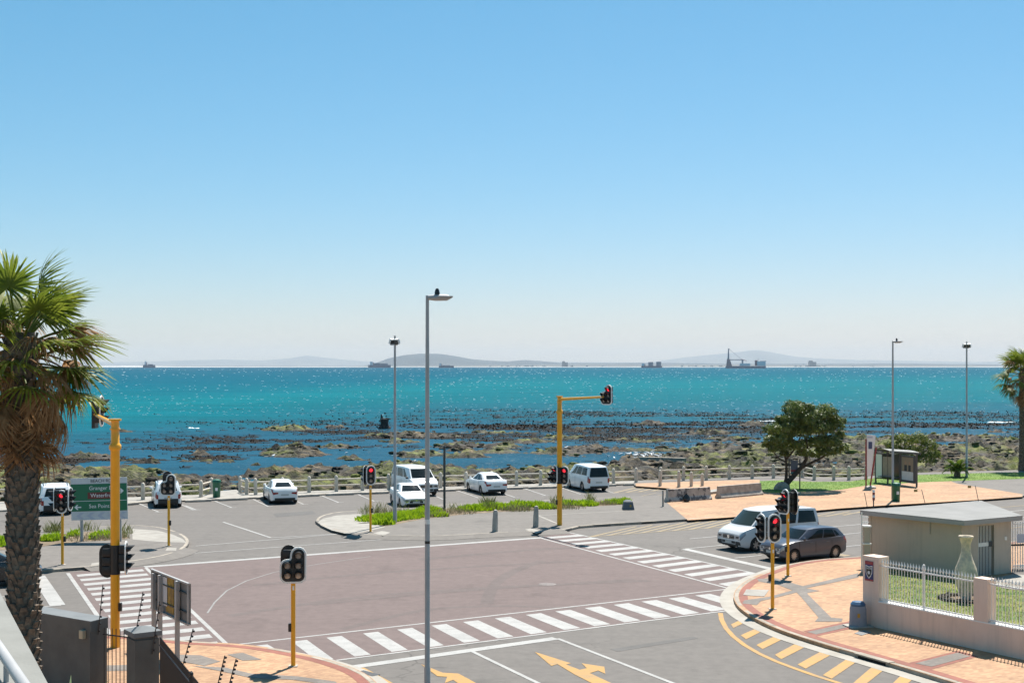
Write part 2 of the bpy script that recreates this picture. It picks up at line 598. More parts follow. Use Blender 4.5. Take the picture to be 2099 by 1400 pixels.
# ---- rocky shore: a heightfield of ledges
SHORE = [(-900, 938), (-400, 945), (0, 952), (130, 955), (270, 958), (300, 970), (470, 975), (560, 962), (650, 953), (760, 947), (860, 943), (950, 951), (1250, 949), (1290, 927), (1420, 917), (1450, 909), (1600, 907), (1750, 899), (1900, 896), (2099, 898), (2900, 898)]
ROCKS = [(450, 949, 62, 8), (400, 944, 40, 5), (590, 931, 78, 11), (582, 881, 64, 4.5), (680, 878, 36, 3.2), (800, 907, 80, 5), (935, 917, 78, 10), (1015, 921, 60, 9), (1190, 926, 135, 13), (1490, 903, 85, 8),
         (1150, 898, 60, 5), (1350, 869, 52, 3), (1545, 873, 42, 3.4), (1180, 882, 26, 3), (420, 931, 30, 4), (255, 886, 26, 2.2), (1995, 901, 110, 8), (2060, 887, 45, 3.5), (370, 960, 18, 4), (1700, 886, 60, 3),
         (860, 935, 70, 8), (730, 941, 50, 6), (130, 962, 60, 9), (330, 950, 22, 4), (830, 896, 110, 4), (1010, 888, 120, 4), (290, 946, 70, 6), (190, 938, 60, 4), (690, 917, 60, 4), (1310, 906, 90, 6), (1090, 908, 80, 5), (540, 953, 60, 5), (960, 936, 60, 5), (1430, 891, 80, 4), (60, 944, 60, 4), (1640, 890, 70, 4)]
POOLS = [(1935, 911, 30, 5), (700, 958, 35, 4), (690, 965, 20, 3), (1040, 946, 150, 6), (1010, 962, 40, 3), (610, 955, 60, 6), (2040, 916, 24, 3)]
def rocky(X, Y):
    d = 12.3 * F_PX / Y
    px, py = CX + F_PX * X / Y, HY + d
    shore = np.interp(px, [a for a, b in SHORE], [b for a, b in SHORE])
    warp = (fbm(X * 0.05, Y * 0.03, 5, 4) - 0.5) * 22
    r = 1.0 / (1 + np.exp(-(py + warp - shore) / 5.0))
    for cx, cy, rx, ry in ROCKS:
        q = ((px + (fbm(X * 0.07, Y * 0.05, 9) - .5) * 60 - cx) / rx) ** 2 + ((py + warp * 0.25 - cy) / ry) ** 2
        r = np.maximum(r, np.exp(-q * 0.75) * 0.98)
    for cx, cy, rx, ry in POOLS:
        q = ((px - cx) / rx) ** 2 + ((py + warp * 0.3 - cy) / ry) ** 2
        r = r - np.exp(-q) * 0.65
    rag = fbm(X * 0.16, Y * 0.34, 51, 5, .62)
    r = r * np.clip(0.35 + 1.25 * rag, 0, 1.15)
    return r, px, py
nx, ny = 760, 470
xs = np.linspace(-150, 175, nx)
yy = 40 + (np.linspace(0, 1, ny) ** 1.15) * 300
X, Y = np.meshgrid(xs, yy)
ey = np.array([edge_y(a) for a in xs])[None, :].repeat(ny, 0)
r, px_, py_ = rocky(X, Y)
# ledges run roughly along the shore
u_ = X * 0.93 + Y * 0.36
v_ = -X * 0.36 + Y * 0.93
led = fbm(u_ * 0.07, v_ * 0.30, 21, 5, 0.58)
cob = fbm(u_ * 0.7, v_ * 1.7, 33, 5, 0.66)
step = np.floor(led * 7) / 7 * 0.75 + led * 0.25
Z = SEA_Z - 1.1 + r * 1.55 + (step - 0.49) * 2.7 * np.clip(r * 1.3, 0.15, 1) + (cob - 0.5) * 1.7 * np.clip(r * 1.2, .3, 1)
near = np.clip(1 - (Y - ey) / 42.0, 0, 1)
Z = Z + near ** 1.5 * 0.9
Z = np.where(Y < ey - 0.5, -3.9, Z)
vs = np.stack([X.ravel(), Y.ravel(), Z.ravel()], 1)
idx = np.arange(nx * ny).reshape(ny, nx)
q = np.stack([idx[:-1, :-1].ravel(), idx[:-1, 1:].ravel(), idx[1:, 1:].ravel(), idx[1:, :-1].ravel()], 1)
keep = (vs[q, 2].max(1) > SEA_Z - 0.25) & (vs[q, 1].max(1) > ey.ravel()[q[:, 0]] - 1.0)
q = q[keep]
used = np.unique(q)
remap = np.zeros(nx * ny, np.int64)
remap[used] = np.arange(len(used))
me = bpy.data.meshes.new('rocky_shore')
me.from_pydata(vs[used].tolist(), [], remap[q].tolist())
me.polygons.foreach_set('use_smooth', [False] * len(me.polygons))

def rock_material():
    m, t, b = _nodes('shore_rock')
    v = coords(t, True)
    sep = N(t, 'ShaderNodeSeparateXYZ')
    t.links.new(v, sep.inputs[0])
    a = noise(t, v, 0.6, 7, 0.68, stretch=((0.45, 1.7, 1.0), (0, 0, -R(21))))
    c = ramp(t, a, [(0.42, (0.008, 0.006, 0.003)), (0.535, (0.058, 0.040, 0.019)), (0.69, (0.30, 0.21, 0.10))])
    alg = noise(t, v, 0.09, 6, 0.7)
    c = mixc(t, ramp(t, alg, [(0.47, 0.0), (0.56, 0.9)]), c, ramp(t, a, [(0.38, (0.010, 0.013, 0.002)), (0.62, (0.18, 0.20, 0.012))]))
    mr = N(t, 'ShaderNodeMapRange')
    mr.inputs['From Min'].default_value = SEA_Z
    mr.inputs['From Max'].default_value = SEA_Z + 0.38
    t.links.new(sep.outputs['Z'], mr.inputs['Value'])
    c = mixc(t, mr.outputs[0], (0.030, 0.022, 0.014), c)
    t.links.new(c, b.inputs['Base Color'])
    b.inputs['Roughness'].default_value = 0.75
    bump(t, b, noise(t, v, 3.5, 6, 0.7), 0.8, 0.25)
    return m
M['rock'] = rock_material()
me.materials.append(M['rock'])
shore_o = link('rocky_shore', me)
shore_o['kind'] = 'structure'

def lump(mb, c, rx, ry, rz, seed, n=7, m=5, flat=0.0):
    """angular rock lump"""
    rr = random.Random(seed)
    rows = []
    a0 = rr.random() * 6
    for i in range(m):
        th = PI * 0.5 - (PI * 0.72) * i / (m - 1)
        row = []
        for j in range(n):
            ph = 2 * PI * j / n + a0
            k = 0.75 + 0.5 * rr.random() if 0 < i else 1.0
            row.append((c[0] + rx * k * math.cos(th) * math.cos(ph), c[1] + ry * k * math.cos(th) * math.sin(ph), c[2] + rz * (0.8 + 0.35 * rr.random()) * math.sin(th)))
        row.append(row[0])
        rows.append(row)
    mb.grid(rows, flip=True)
    return mb
bld = MB()
cand = 0
bx_ = rng.uniform(-110, 120, 16000)
by_ = rng.uniform(60, 260, 16000)
rb, pxb, pyb = rocky(bx_, by_)
for k in range(16000):
    x, y = bx_[k], by_[k]
    if y < edge_y(x) + 2.5 or rb[k] < 0.55 or pxb[k] < -150 or pxb[k] > 2250 or cand > 2600:
        continue
    i, j = int(np.searchsorted(yy, y)), int(np.searchsorted(xs, x))
    if i >= ny or j >= nx or Z[i, j] < SEA_Z + 0.05:
        continue
    s = random.choice((.10, .13, .16, .2, .24, .3)) * (1.6 if random.random() < .06 else 1)
    lump(bld, (x, y, Z[i, j] + 0.05), s * 2.2, s * 0.9, s * 0.8, k, 6, 4)
    cand += 1
stuff('boulders', bld, M['rock'], 'broken brown boulders strewn over the rocky shore', 'boulders')

# ---- white water, crests standing in for sun glints, kelp
foam_glint_m = mat('foam_and_glint', (0.86, 0.88, 0.88), rough=0.7)
M['kelp'] = mat('kelp', (0.008, 0.006, 0.004), (0.026, 0.016, 0.009), 0.8, 0.8, spec=.1, world=True)
kel = MB()
n_k = 0
def kelp_density(px, py, X, Y):
    rows = [(600, 905, 320, 9, .5), (900, 893, 330, 16, 1.0), (1150, 880, 320, 22, 1.0), (1450, 868, 360, 22, 1.0), (1850, 872, 340, 20, .9), (780, 868, 260, 6, .35), (480, 896, 150, 4, .5), (150, 948, 160, 8, .6), (420, 921, 120, 5, .4), (520, 866, 110, 4, .25), (1350, 846, 420, 7, .45), (1950, 848, 240, 8, .5), (430, 938, 60, 7, .5), (1250, 898, 200, 10, .6)]
    d = 0
    for cx, cy, rx, ry, a in rows:
        d = max(d, a * math.exp(-((px - cx) / rx) ** 2 - ((py - cy) / ry) ** 2))
    return d
for k in range(64000):
    px = random.uniform(-60, 2160)
    py = random.uniform(838, 960)
    p = gp(px, py, SEA_Z)
    cl = float(fbm(np.array([p.x * 0.06]), np.array([p.y * 0.10]), 3, 3)[0])
    if random.random() > kelp_density(px, py, p.x, p.y) * max(0, (cl - 0.36) * 5.5):
        continue
    n_k += 1
    if n_k > 19000:
        break
    h = random.uniform(0.10, 0.32) * (1.1 if py < 880 else 0.8)
    wd = random.uniform(0.05, 0.15) * (1.6 if py < 880 else 1.0)
    a = random.uniform(0, PI)
    lx, ly = random.uniform(-.35, .35), random.uniform(-.3, .3)
    c_, s_ = math.cos(a) * wd, math.sin(a) * wd
    kel.add([(p.x - c_, p.y - s_, SEA_Z - .05), (p.x + c_, p.y + s_, SEA_Z - .05), (p.x + c_ * .8 + lx * .5, p.y + s_ * .8 + ly * .5, SEA_Z + h * .8), (p.x + lx, p.y + ly, SEA_Z + h), (p.x - c_ * .8 + lx * .4, p.y - s_ * .8 + ly * .4, SEA_Z + h * .55)], [(0, 1, 2, 3, 4)])
    # blades lying on the water beside the head
    L = random.uniform(0.5, 1.6)
    b2 = random.uniform(-.5, .5)
    kel.add([(p.x, p.y - .12, SEA_Z + .05), (p.x + L * math.cos(b2), p.y + L * math.sin(b2) - .1, SEA_Z + .04), (p.x + L * math.cos(b2), p.y + L * math.sin(b2) + .12, SEA_Z + .1), (p.x, p.y + .12, SEA_Z + .08)], [(0, 1, 2, 3)])
stuff('kelp', kel, M['kelp'], 'dark brown kelp heads standing out of the shallow water', 'kelp')

wc = MB()  # white crest shapes that imitate the sun's glints on the waves
for k in range(3300):
    py = 756 + 95 * random.random() ** 1.7
    px = random.uniform(-100, 2200)
    p = gp(px, py, SEA_Z)
    if random.random() > 0.02 + float(fbm(np.array([p.x * .004]), np.array([p.y * .0025]), 77, 3)[0]) ** 3 * 4.5:
        continue
    sc = p.y / F_PX
    L = min(6.0, random.uniform(1.0, 4.2) * sc * 1.3 + 0.2)
    h = min(1.0, random.uniform(0.4, 1.2) * sc * 0.85 + 0.03)
    n = 5
    rows = [[], [], []]
    a = random.uniform(-.4, .4)
    for i in range(n):
        t_ = i / (n - 1) * 2 - 1
        e = 1 - t_ * t_
        x = p.x + L * t_ * math.cos(a) * .5
        y = p.y + L * t_ * math.sin(a) * .5
        rows[0].append((x, y - 0.5 * h, SEA_Z - .02))
        rows[1].append((x + random.uniform(-.05, .05) * L, y, SEA_Z + h * e * random.uniform(.6, 1)))
        rows[2].append((x, y + 0.7 * h + .02, SEA_Z - .02))
    wc.grid(rows)
stuff('glint_crests', wc, foam_glint_m, 'small white wave crests standing in for sun glints over the bay', 'glint_crests')
surf = MB()
for (px, py, L) in [(2058, 866, 8), (400, 878, 2.5), (1582, 864, 5)]:
    p = gp(px, py, SEA_Z)
    for k in range(7):
        lump(surf, (p.x + random.uniform(-.5, .5) * L, p.y + random.uniform(-.6, .6), SEA_Z), L * .13, .35, random.uniform(.08, .25), k + int(px), 8, 4)
stuff('surf', surf, foam_glint_m, 'low white surf breaking against the outer rocks', 'surf', smooth=60)

# ---- far shore: ridges and beach
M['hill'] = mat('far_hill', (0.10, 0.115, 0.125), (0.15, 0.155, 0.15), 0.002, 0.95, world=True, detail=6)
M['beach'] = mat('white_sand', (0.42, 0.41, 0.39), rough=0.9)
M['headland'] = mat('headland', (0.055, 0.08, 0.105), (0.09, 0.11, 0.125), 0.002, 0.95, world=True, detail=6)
def ridge(name, Y, pts, depth, seed, rough=0.12):
    """hill range: crest heights in photo pixels over the waterline, built as a solid at distance Y"""
    xs_ = np.arange(pts[0][0], pts[-1][0] + 1, 9.0)
    hs = np.interp(xs_, [a for a, b in pts], [b for a, b in pts])
    k = Y / F_PX
    jj = 9
    rows = []
    for j in range(jj):
        f = j / (jj - 1)
        e = math.sin(PI * min(f * 1.0, 1)) ** 0.8
        nse = fbm(xs_ * 0.012 + f * 2.3, np.full_like(xs_, f * 3.1), seed, 5) - 0.5
        row = []
        for i, x in enumerate(xs_):
            h = hs[i] * k * e * (1 + nse[i] * 2 * rough * (1.2 if j != jj // 2 else .5))
            row.append(((x - CX) * k, Y + (f - .5) * depth, SEA_Z - 2 + max(0, h)))
        rows.append(row)
    return struct(name, MB().grid(rows), M['headland'] if name == 'headland' else M['hill'], smooth=80)
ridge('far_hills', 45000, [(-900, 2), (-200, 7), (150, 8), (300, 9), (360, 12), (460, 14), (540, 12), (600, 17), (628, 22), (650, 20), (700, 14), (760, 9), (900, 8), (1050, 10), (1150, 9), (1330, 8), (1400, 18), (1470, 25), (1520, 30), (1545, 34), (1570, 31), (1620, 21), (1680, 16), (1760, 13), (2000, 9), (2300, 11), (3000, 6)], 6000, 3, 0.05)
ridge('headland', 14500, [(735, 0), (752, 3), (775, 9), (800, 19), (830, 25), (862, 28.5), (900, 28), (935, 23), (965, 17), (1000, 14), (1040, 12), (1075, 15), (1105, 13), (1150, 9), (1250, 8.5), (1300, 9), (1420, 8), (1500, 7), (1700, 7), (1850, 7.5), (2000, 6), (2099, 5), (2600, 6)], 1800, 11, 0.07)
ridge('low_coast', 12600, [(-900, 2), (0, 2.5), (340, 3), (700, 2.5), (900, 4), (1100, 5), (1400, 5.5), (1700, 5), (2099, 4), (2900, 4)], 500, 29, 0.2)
bch = MB()
rows = [[], [], []]
for k in range(120):
    px = -900 + k * 33
    h = 2.0 + 3.5 * math.exp(-((px - 260) / 110) ** 2) + random.uniform(-.5, .6) if px < 700 or px > 1050 else 1.6
    kk = 12100 / F_PX
    rows[0].append(((px - CX) * kk, 12000, SEA_Z - 1))
    rows[1].append(((px - CX) * kk, 12150, SEA_Z + h * kk * 0.5))
    rows[2].append(((px - CX) * kk, 12340, SEA_Z + h * kk * 0.45))
struct('far_beach', bch.grid(rows), M['beach'])

# ---- haze of the bay
hz_m = bpy.data.materials.new('haze_air')
hz_m.use_nodes = True
ht = hz_m.node_tree
ht.nodes.remove(ht.nodes['Principled BSDF'])
pv = ht.nodes.new('ShaderNodeVolumePrincipled')
pv.inputs['Color'].default_value = (0.84, 0.91, 0.99, 1)
pv.inputs['Density'].default_value = 0.000023
pv.inputs['Anisotropy'].default_value = 0.0
ht.links.new(pv.outputs[0], ht.nodes['Material Output'].inputs['Volume'])
hz = MB().box((0, 26000, 310), (120000, 54000, 634))
hz_o = stuff('haze', hz, hz_m, 'thin pale sea haze over the whole bay', 'haze')

# ================================================================== ROADS, PAVEMENTS, MARKINGS
def sheet(name, polys, m, z, parent=None, px=True):
    mb = MB()
    for p in polys:
        mb.poly(gps(p, z) if px else [Vector((a[0], a[1], z)) for a in p], z)
    return struct(name, mb, m, parent=parent)

# red surfacing of the crossing
RED = [(136, 1173), (300, 1161), (700, 1130), (1105, 1100.5), (1166, 1090.5), (1556, 1176), (1545, 1196), (1530, 1225), (1499, 1251), (690, 1353.5), (560, 1352), (330, 1335), (226, 1312)]
sheet('red_road_surface', [RED], M['redroad'], 0.004)

def line_px(a, b, wd, z):
    p, q = gp(*a, z), gp(*b, z)
    d = (q - p).normalized()
    n = Vector((-d.y, d.x, 0)) * wd / 2
    return [p + n, q + n, q - n, p - n]

def markings(name, polys, m, z=0.008):
    mb = MB()
    for k, p in enumerate(polys):
        mb.poly(p, z + .00012 * k)
    return struct(name, mb, m)

def lerp(a, b, t):
    return a + (b - a) * t

Zm = 0.008
# crossing stripes, each a painted bar
def bars(name, quads):
    root = None
    for i, qd in enumerate(quads):
        mb = MB().poly(qd, Zm - .0006)
        o = part(name, mb, M['white'], None)
        o['kind'] = 'structure'
qs = []
tl = [517, 598, 669, 744, 814, 884, 949, 1014, 1077.6, 1138, 1198.4, 1257, 1314.5, 1370, 1424.5]
bl = [585, 651, 727, 803, 877, 951, 1020, 1088, 1156.6, 1218.5, 1280, 1342, 1401, 1458, 1512]
def top_y(x): return 1210 + (x - 1488) * -0.1141 + 2.6
def bot_y(x): return 1250 + (x - 1497) * -0.1265 - 2.6
for a, b in zip(tl, bl):
    q = [(a, top_y(a)), (a + 31, top_y(a + 31)), (b + 33, bot_y(b + 33)), (b, bot_y(b))]
    qs.append(gps(q, Zm))
bars('crossing_stripe', qs)
qs = []
A0, A1 = gp(1118, 1100.8), gp(1471, 1196.5)
B0, B1 = gp(1195, 1095.2), gp(1469.4, 1154.5)
for k in range(14):
    l, r_ = lerp(A0, A1, k / 12), lerp(B0, B1, k / 9)
    l2, r2 = lerp(A0, A1, (k + .48) / 12), lerp(B0, B1, (k + .48) / 9)
    if k > 11:
        r_, r2 = lerp(l, r_, .62), lerp(l2, r2, .5)
    qs.append([lerp(l, r_, .02), lerp(l, r_, .93), lerp(l2, r2, .93), lerp(l2, r2, .02)])
bars('crossing_stripe', qs[:13])
qs = []
A0, A1 = gp(153.6, 1178), gp(227, 1274)
B0, B1 = gp(296, 1166), gp(449.6, 1314)
for k in range(14):
    l, r_ = lerp(A0, A1, k / 9), lerp(B0, B1, k / 13)
    l2, r2 = lerp(A0, A1, (k + .48) / 9), lerp(B0, B1, (k + .48) / 13)
    qs.append([lerp(l, r_, .02), lerp(l, r_, .97), lerp(l2, r2, .97), lerp(l2, r2, .02)])
bars('crossing_stripe', qs)
wl = []
L = lambda a, b, wd=0.12: wl.append(line_px(a, b, wd, Zm))
L((455, 1323.6), (1490, 1207), .13); L((690, 1352.5), (1499, 1250), .13)
L((1103, 1101), (1490, 1204.5), .13); L((1163, 1090.5), (1552, 1175.5), .13)
L((139, 1174), (228, 1302), .16); L((299, 1163), (468, 1323), .15)
L((296, 1161.5), (1112, 1101.5), .42)
L((380, 1134.6), (819, 1103), .12); L((401, 1118.6), (708, 1093.2), .12); L((555, 1101.8), (708, 1093), .12)
L((457.5, 1069.6), (555, 1101.8), .14)
L((705, 1369), (1139.6, 1307.5), .42)
L((963, 1332), (1140, 1417), .14); L((1143, 1308), (1430, 1419), .14)
L((78, 1180), (118, 1240), .55); L((-60, 1229), (88, 1214.5), .12); L((-60, 1256), (125, 1240), .13)
L((1404, 1125), (1578, 1165), .42)
L((1413, 1104), (1500, 1096.5), .12); L((1404, 1124.6), (1500, 1115), .12); L((1506, 1143.5), (1562, 1137.5), .12)
L((1690, 1081), (1790, 1072), .12); L((1728, 1095), (1790, 1089), .12); L((1733, 1120), (1790, 1114.5), .12)
L((1790, 1073), (2160, 1040), .14); L((1790, 1089), (2160, 1055), .12)
markings('white_road_lines', wl, M['white'])
markings('faint_white_line', [line_px(a, b, .07, Zm) for a, b in [((425, 1256), (440, 1234)), ((440, 1234), (465, 1210)), ((465, 1210), (505, 1190)), ((505, 1190), (560, 1173)), ((560, 1173), (650, 1156)), ((650, 1156), (760, 1140))]], M['white_faint'])
# parking bays
bay = []
for (a, b) in [((285.7, 1032), (325, 1049)), ((379.6, 1035.7), (402, 1044.6)), ((360, 1029), (396, 1044.6)), ((440.7, 1026.8), (474.6, 1040)), ((518.6, 1023), (549.6, 1037.5)), ((590, 1019.5), (622, 1033)), ((660, 1016), (694, 1029.6)), ((733.6, 1013), (767, 1027)), ((803, 1010.5), (838, 1025)), ((872, 1008), (908, 1023)), ((937.4, 1005.5), (980, 1020)), ((1008, 1003.5), (1055, 1019)), ((1076, 1001.5), (1118, 1015.4)), ((1152, 1000), (1190, 1012.7)), ((1215, 997.5), (1258, 1010)), ((205, 1036), (240, 1052)), ((120, 1041), (155, 1058)), ((40, 1046), (72, 1064))]:
    bay.append(line_px(a, b, .11, Zm))
    bay.append(line_px((b[0] - 8, b[1] + .6), (b[0] + 10, b[1] - .4), .11, Zm))
bay.append(line_px((895, 1038.5), (1290, 1021.5), .16, Zm))
markings('parking_bay_lines', bay, M['white'])
# yellow hatchings and arrows
Z6 = lambda pts: [(a / 3.003 + 1400, b / 3.003 + 1000) for a, b in pts]
yl = []
arc = Z6([(230, 768), (238, 810), (265, 862), (310, 912), (380, 966), (470, 1018), (580, 1068), (700, 1113), (820, 1155), (960, 1198), (1100, 1240)])
for a, b in zip(arc, arc[1:]):
    yl.append(line_px(a, b, .17, Zm))
for q in [[(295, 838), (365, 806), (390, 822), (310, 860)], [(355, 905), (470, 853), (505, 870), (388, 930)], [(452, 965), (590, 898), (640, 915), (490, 990)], [(565, 1025), (715, 945), (775, 965), (605, 1052)],
          [(705, 1085), (860, 998), (930, 1015), (755, 1110)], [(860, 1150), (1005, 1053), (1065, 1070), (915, 1172)], [(1040, 1205), (1165, 1098), (1245, 1110), (1100, 1225)], [(1230, 1260), (1345, 1148), (1430, 1160), (1300, 1275)], [(1400, 1300), (1500, 1200), (1590, 1212), (1480, 1320)]]:
    yl.append(gps(Z6(q), Zm))
Z7 = lambda pts: [(a / 3.229 + 850, b / 3.229 + 1080) for a, b in pts]
yl.append(gps(Z7([(795, 825), (1035, 900), (1003, 908), (1092, 943), (1140, 933), (1105, 900), (1255, 922), (1262, 970), (1215, 948), (1160, 965), (1320, 1040), (1420, 1090), (1290, 1090), (1060, 975), (945, 905), (905, 918)]), Zm))
yl.append(gps(Z7([(40, 905), (185, 962), (290, 968), (350, 1000), (440, 1050), (560, 1110), (430, 1110), (300, 1040), (255, 1010), (200, 1030), (215, 990), (150, 985)]), Zm))
yl.append(line_px((741, 1368), (830, 1416), .15, Zm))
markings('yellow_road_markings', yl, M['yellow'])
yf = []
for k in range(9):
    t0 = k / 8
    a = lerp(Vector((1212, 1099.5)), Vector((1480, 1080)), t0)
    b = lerp(Vector((1235, 1084)), Vector((1500, 1063.5)), min(1.1, t0 + .26))
    yf.append(line_px((a.x, a.y), (b.x, b.y), .2, Zm))
yf.append(line_px((1205, 1100), (1500, 1078.5), .14, Zm))
for k in range(4):
    yf.append(line_px((1258 + k * 26, 1010 - k * 1.2), (1312 + k * 26, 997.5 - k * 1.2), .26, Zm))
yf.append(line_px((1256, 1010.5), (1372, 1006), .12, Zm)); yf.append(line_px((1308, 1018), (1345, 1010), .1, Zm)); yf.append(line_px((1330, 1019), (1368, 1012), .1, Zm)); yf.append(line_px((1308, 1018), (1372, 1015), .1, Zm))
for k in range(3):
    yf.append(line_px((1660 + k * 34, 1060 - k * 2.0), (1712 + k * 30, 1049 - k * 1.0), .18, Zm))
yf.append(line_px((1655, 1060.5), (1765, 1050), .14, Zm))
yf.append(line_px((1985, 1045), (2160, 1031), .14, Zm)); yf.append(line_px((2060, 1083), (2160, 1074), .14, Zm)); yf.append(line_px((1716, 1136), (1738, 1139), .5, Zm))
markings('faded_yellow_markings', yf, M['yellow_faint'])

# ---- raised pavements with kerb stones
KH = 0.13
def kerb_run(parent, pts, wd=0.17, h=KH, inward=1, step=1.0, drop=()):
    """one kerb stone after another along the plan line pts, outer face on the line"""
    seg = [(pts[i + 1] - pts[i]).length for i in range(len(pts) - 1)]
    tot = sum(seg)
    n = max(1, int(tot / step))
    def P(s):
        s = min(max(s, 0), tot)
        for i, l in enumerate(seg):
            if s <= l or i == len(seg) - 1:
                return pts[i] + (pts[i + 1] - pts[i]) * (s / l)
            s -= l
    for k in range(n):
        a, b = P(tot * k / n), P(tot * (k + 1) / n)
        d = (b - a).normalized()
        nrm = Vector((-d.y, d.x, 0)) * inward
        a, b = a + d * .006, b - d * .006
        hh = h + random.uniform(-.006, .006) + 0.004
        ch = 0.03
        vs = [a, b, b, a, a + nrm * wd, b + nrm * wd, a + nrm * ch, b + nrm * ch]
        vs = [(a.x, a.y, -.05), (b.x, b.y, -.05), (b.x, b.y, hh - ch), (a.x, a.y, hh - ch),
              (a.x + nrm.x * ch, a.y + nrm.y * ch, hh), (b.x + nrm.x * ch, b.y + nrm.y * ch, hh),
              (b.x + nrm.x * wd, b.y + nrm.y * wd, hh), (a.x + nrm.x * wd, a.y + nrm.y * wd, hh),
              (a.x + nrm.x * wd, a.y + nrm.y * wd, -.05), (b.x + nrm.x * wd, b.y + nrm.y * wd, -.05)]
        fs = [(0, 1, 2, 3), (3, 2, 5, 4), (4, 5, 6, 7), (7, 6, 9, 8), (0, 3, 4, 7, 8), (1, 9, 6, 5, 2)]
        part('kerb_stone', MB().add(vs, fs), M['kerb'], parent)

def pavement(name, pts, m, z=KH):
    return struct(name, MB().prism(pts, -0.02, z), m)

def smooth_pts(pts, k=4):
    """Catmull-Rom through plan points"""
    out = []
    for i in range(len(pts) - 1):
        p0, p1, p2, p3 = pts[max(i - 1, 0)], pts[i], pts[i + 1], pts[min(i + 2, len(pts) - 1)]
        for j in range(k):
            t = j / k
            out.append(0.5 * ((2 * p1) + (p2 - p0) * t + (2 * p0 - 5 * p1 + 4 * p2 - p3) * t * t + (3 * p1 - p0 - 3 * p2 + p3) * t ** 3))
    return out + [pts[-1]]

# right-hand pavement (brick)
RK = smooth_pts(gps([(2160, 1106), (1960, 1126), (1840, 1138), (1761, 1146), (1690, 1151), (1640, 1157.5), (1603, 1166), (1575, 1176), (1545, 1188), (1521, 1202), (1507, 1217), (1504, 1232), (1512, 1248), (1531, 1264), (1562, 1282), (1612, 1303), (1692, 1329), (1772, 1352), (1872, 1382), (1960, 1409), (2060, 1441)]), 3)
rp = pavement('brick_pavement', RK + gps([(2300, 1520)]) + [Vector((40, 30, 0)), Vector((45, 62, 0)), gp(2300, 1094)], M['brick'])
kerb_run(rp, RK, inward=-1 if False else 1, step=0.95)
def offset_line(pts, d):
    out = []
    for i, p in enumerate(pts):
        t = (pts[min(i + 1, len(pts) - 1)] - pts[max(i - 1, 0)]).normalized()
        out.append(p + Vector((-t.y, t.x, 0)) * d)
    return out
def band(pts, d0, d1, z):
    a, b = offset_line(pts, d0), offset_line(pts, d1)
    return [[Vector((p.x, p.y, z)) for p in (a[i], a[i + 1], b[i + 1], b[i])] for i in range(len(pts) - 1)]
def band_obj(name, pts, d0, d1, z, m, parent=None):
    mb = MB()
    a, b = offset_line(pts, d0), offset_line(pts, d1)
    for i in range(len(pts) - 1):
        mb.poly([a[i], a[i + 1], b[i + 1], b[i]], z)
    return struct(name, mb, m, parent=parent)
mid = RK[9:40]
band_obj('concrete_apron', RK[10:62], -0.52, 0.02, 0.012, M['apron'])
band_obj('red_paving_band', RK, 0.2, 0.52, KH + .004, M['brick_red'], rp)
Zt = KH + .008
Z6b = lambda pts: [(a / 4.666 + 1440, b / 4.666 + 980) for a, b in pts]
gb = MB()
for q in [[(520, 960), (700, 955), (960, 1030), (1490, 905), (1493, 945), (990, 1050), (1120, 1075), (1000, 1095), (1010, 1110), (1230, 1330), (1340, 1340), (1330, 1368), (1075, 1368), (1110, 1330), (940, 1130), (900, 1090), (680, 1145), (560, 1170), (520, 1210), (380, 1195), (400, 1165), (640, 1130), (860, 1070), (730, 1020), (540, 985)]]:
    gb.poly(gps(Z6b(q), Zt), Zt)
struct('grey_paving_pattern', gb, M['brick_grey'], parent=rp)
rb2 = MB()
for q in [Z6([(740, 880), (1040, 815), (1100, 850), (820, 912)]), Z6([(1390, 1075), (1690, 1000), (1820, 1035), (1530, 1115)])]:
    rb2.poly(gps(q, KH + .004), KH + .006)
struct('red_paving_crossband', rb2, M['brick_red'], parent=rp)
gb2 = MB()
for q in [Z6([(765, 885), (1020, 830), (1050, 848), (820, 900)]), Z6([(1430, 1078), (1690, 1012), (1770, 1035), (1530, 1098)])]:
    gb2.poly(gps(q, KH + .008), KH + .012)
struct('grey_paving_crossband', gb2, M['brick_grey'], parent=rp)
solo('inspection_cover', MB().prism(gps(Z6([(370, 660), (390, 625), (530, 628), (500, 668)]), KH), KH, KH + .016), M['concrete'], 'pale rectangular inspection cover set in the brick corner', 'cover')
solo('service_cover', MB().prism(gps(Z6([(1055, 895), (1110, 875), (1160, 890), (1100, 908)]), KH), KH, KH + .014), mat('cover_grey', (0.16, .165, .17), rough=.6), 'small grey service cover in the pavement below the fence wall', 'cover')
# kerb inlet
ki = gp(1787, 1357)
kd = (gp(1820, 1366) - gp(1760, 1349)).normalized()
inlet = thing('kerb_inlet', 'dark storm drain opening under the right hand kerb', 'drain', ki, math.atan2(kd.y, kd.x))
part('opening', MB().box((0, .03, .055), (1.15, .10, .10)), mat('dark_void', (.006, .006, .006), rough=1), inlet)
part('lintel', MB().box((0, .09, .125), (1.5, .26, .045), bev=.01), M['kerb'], inlet)

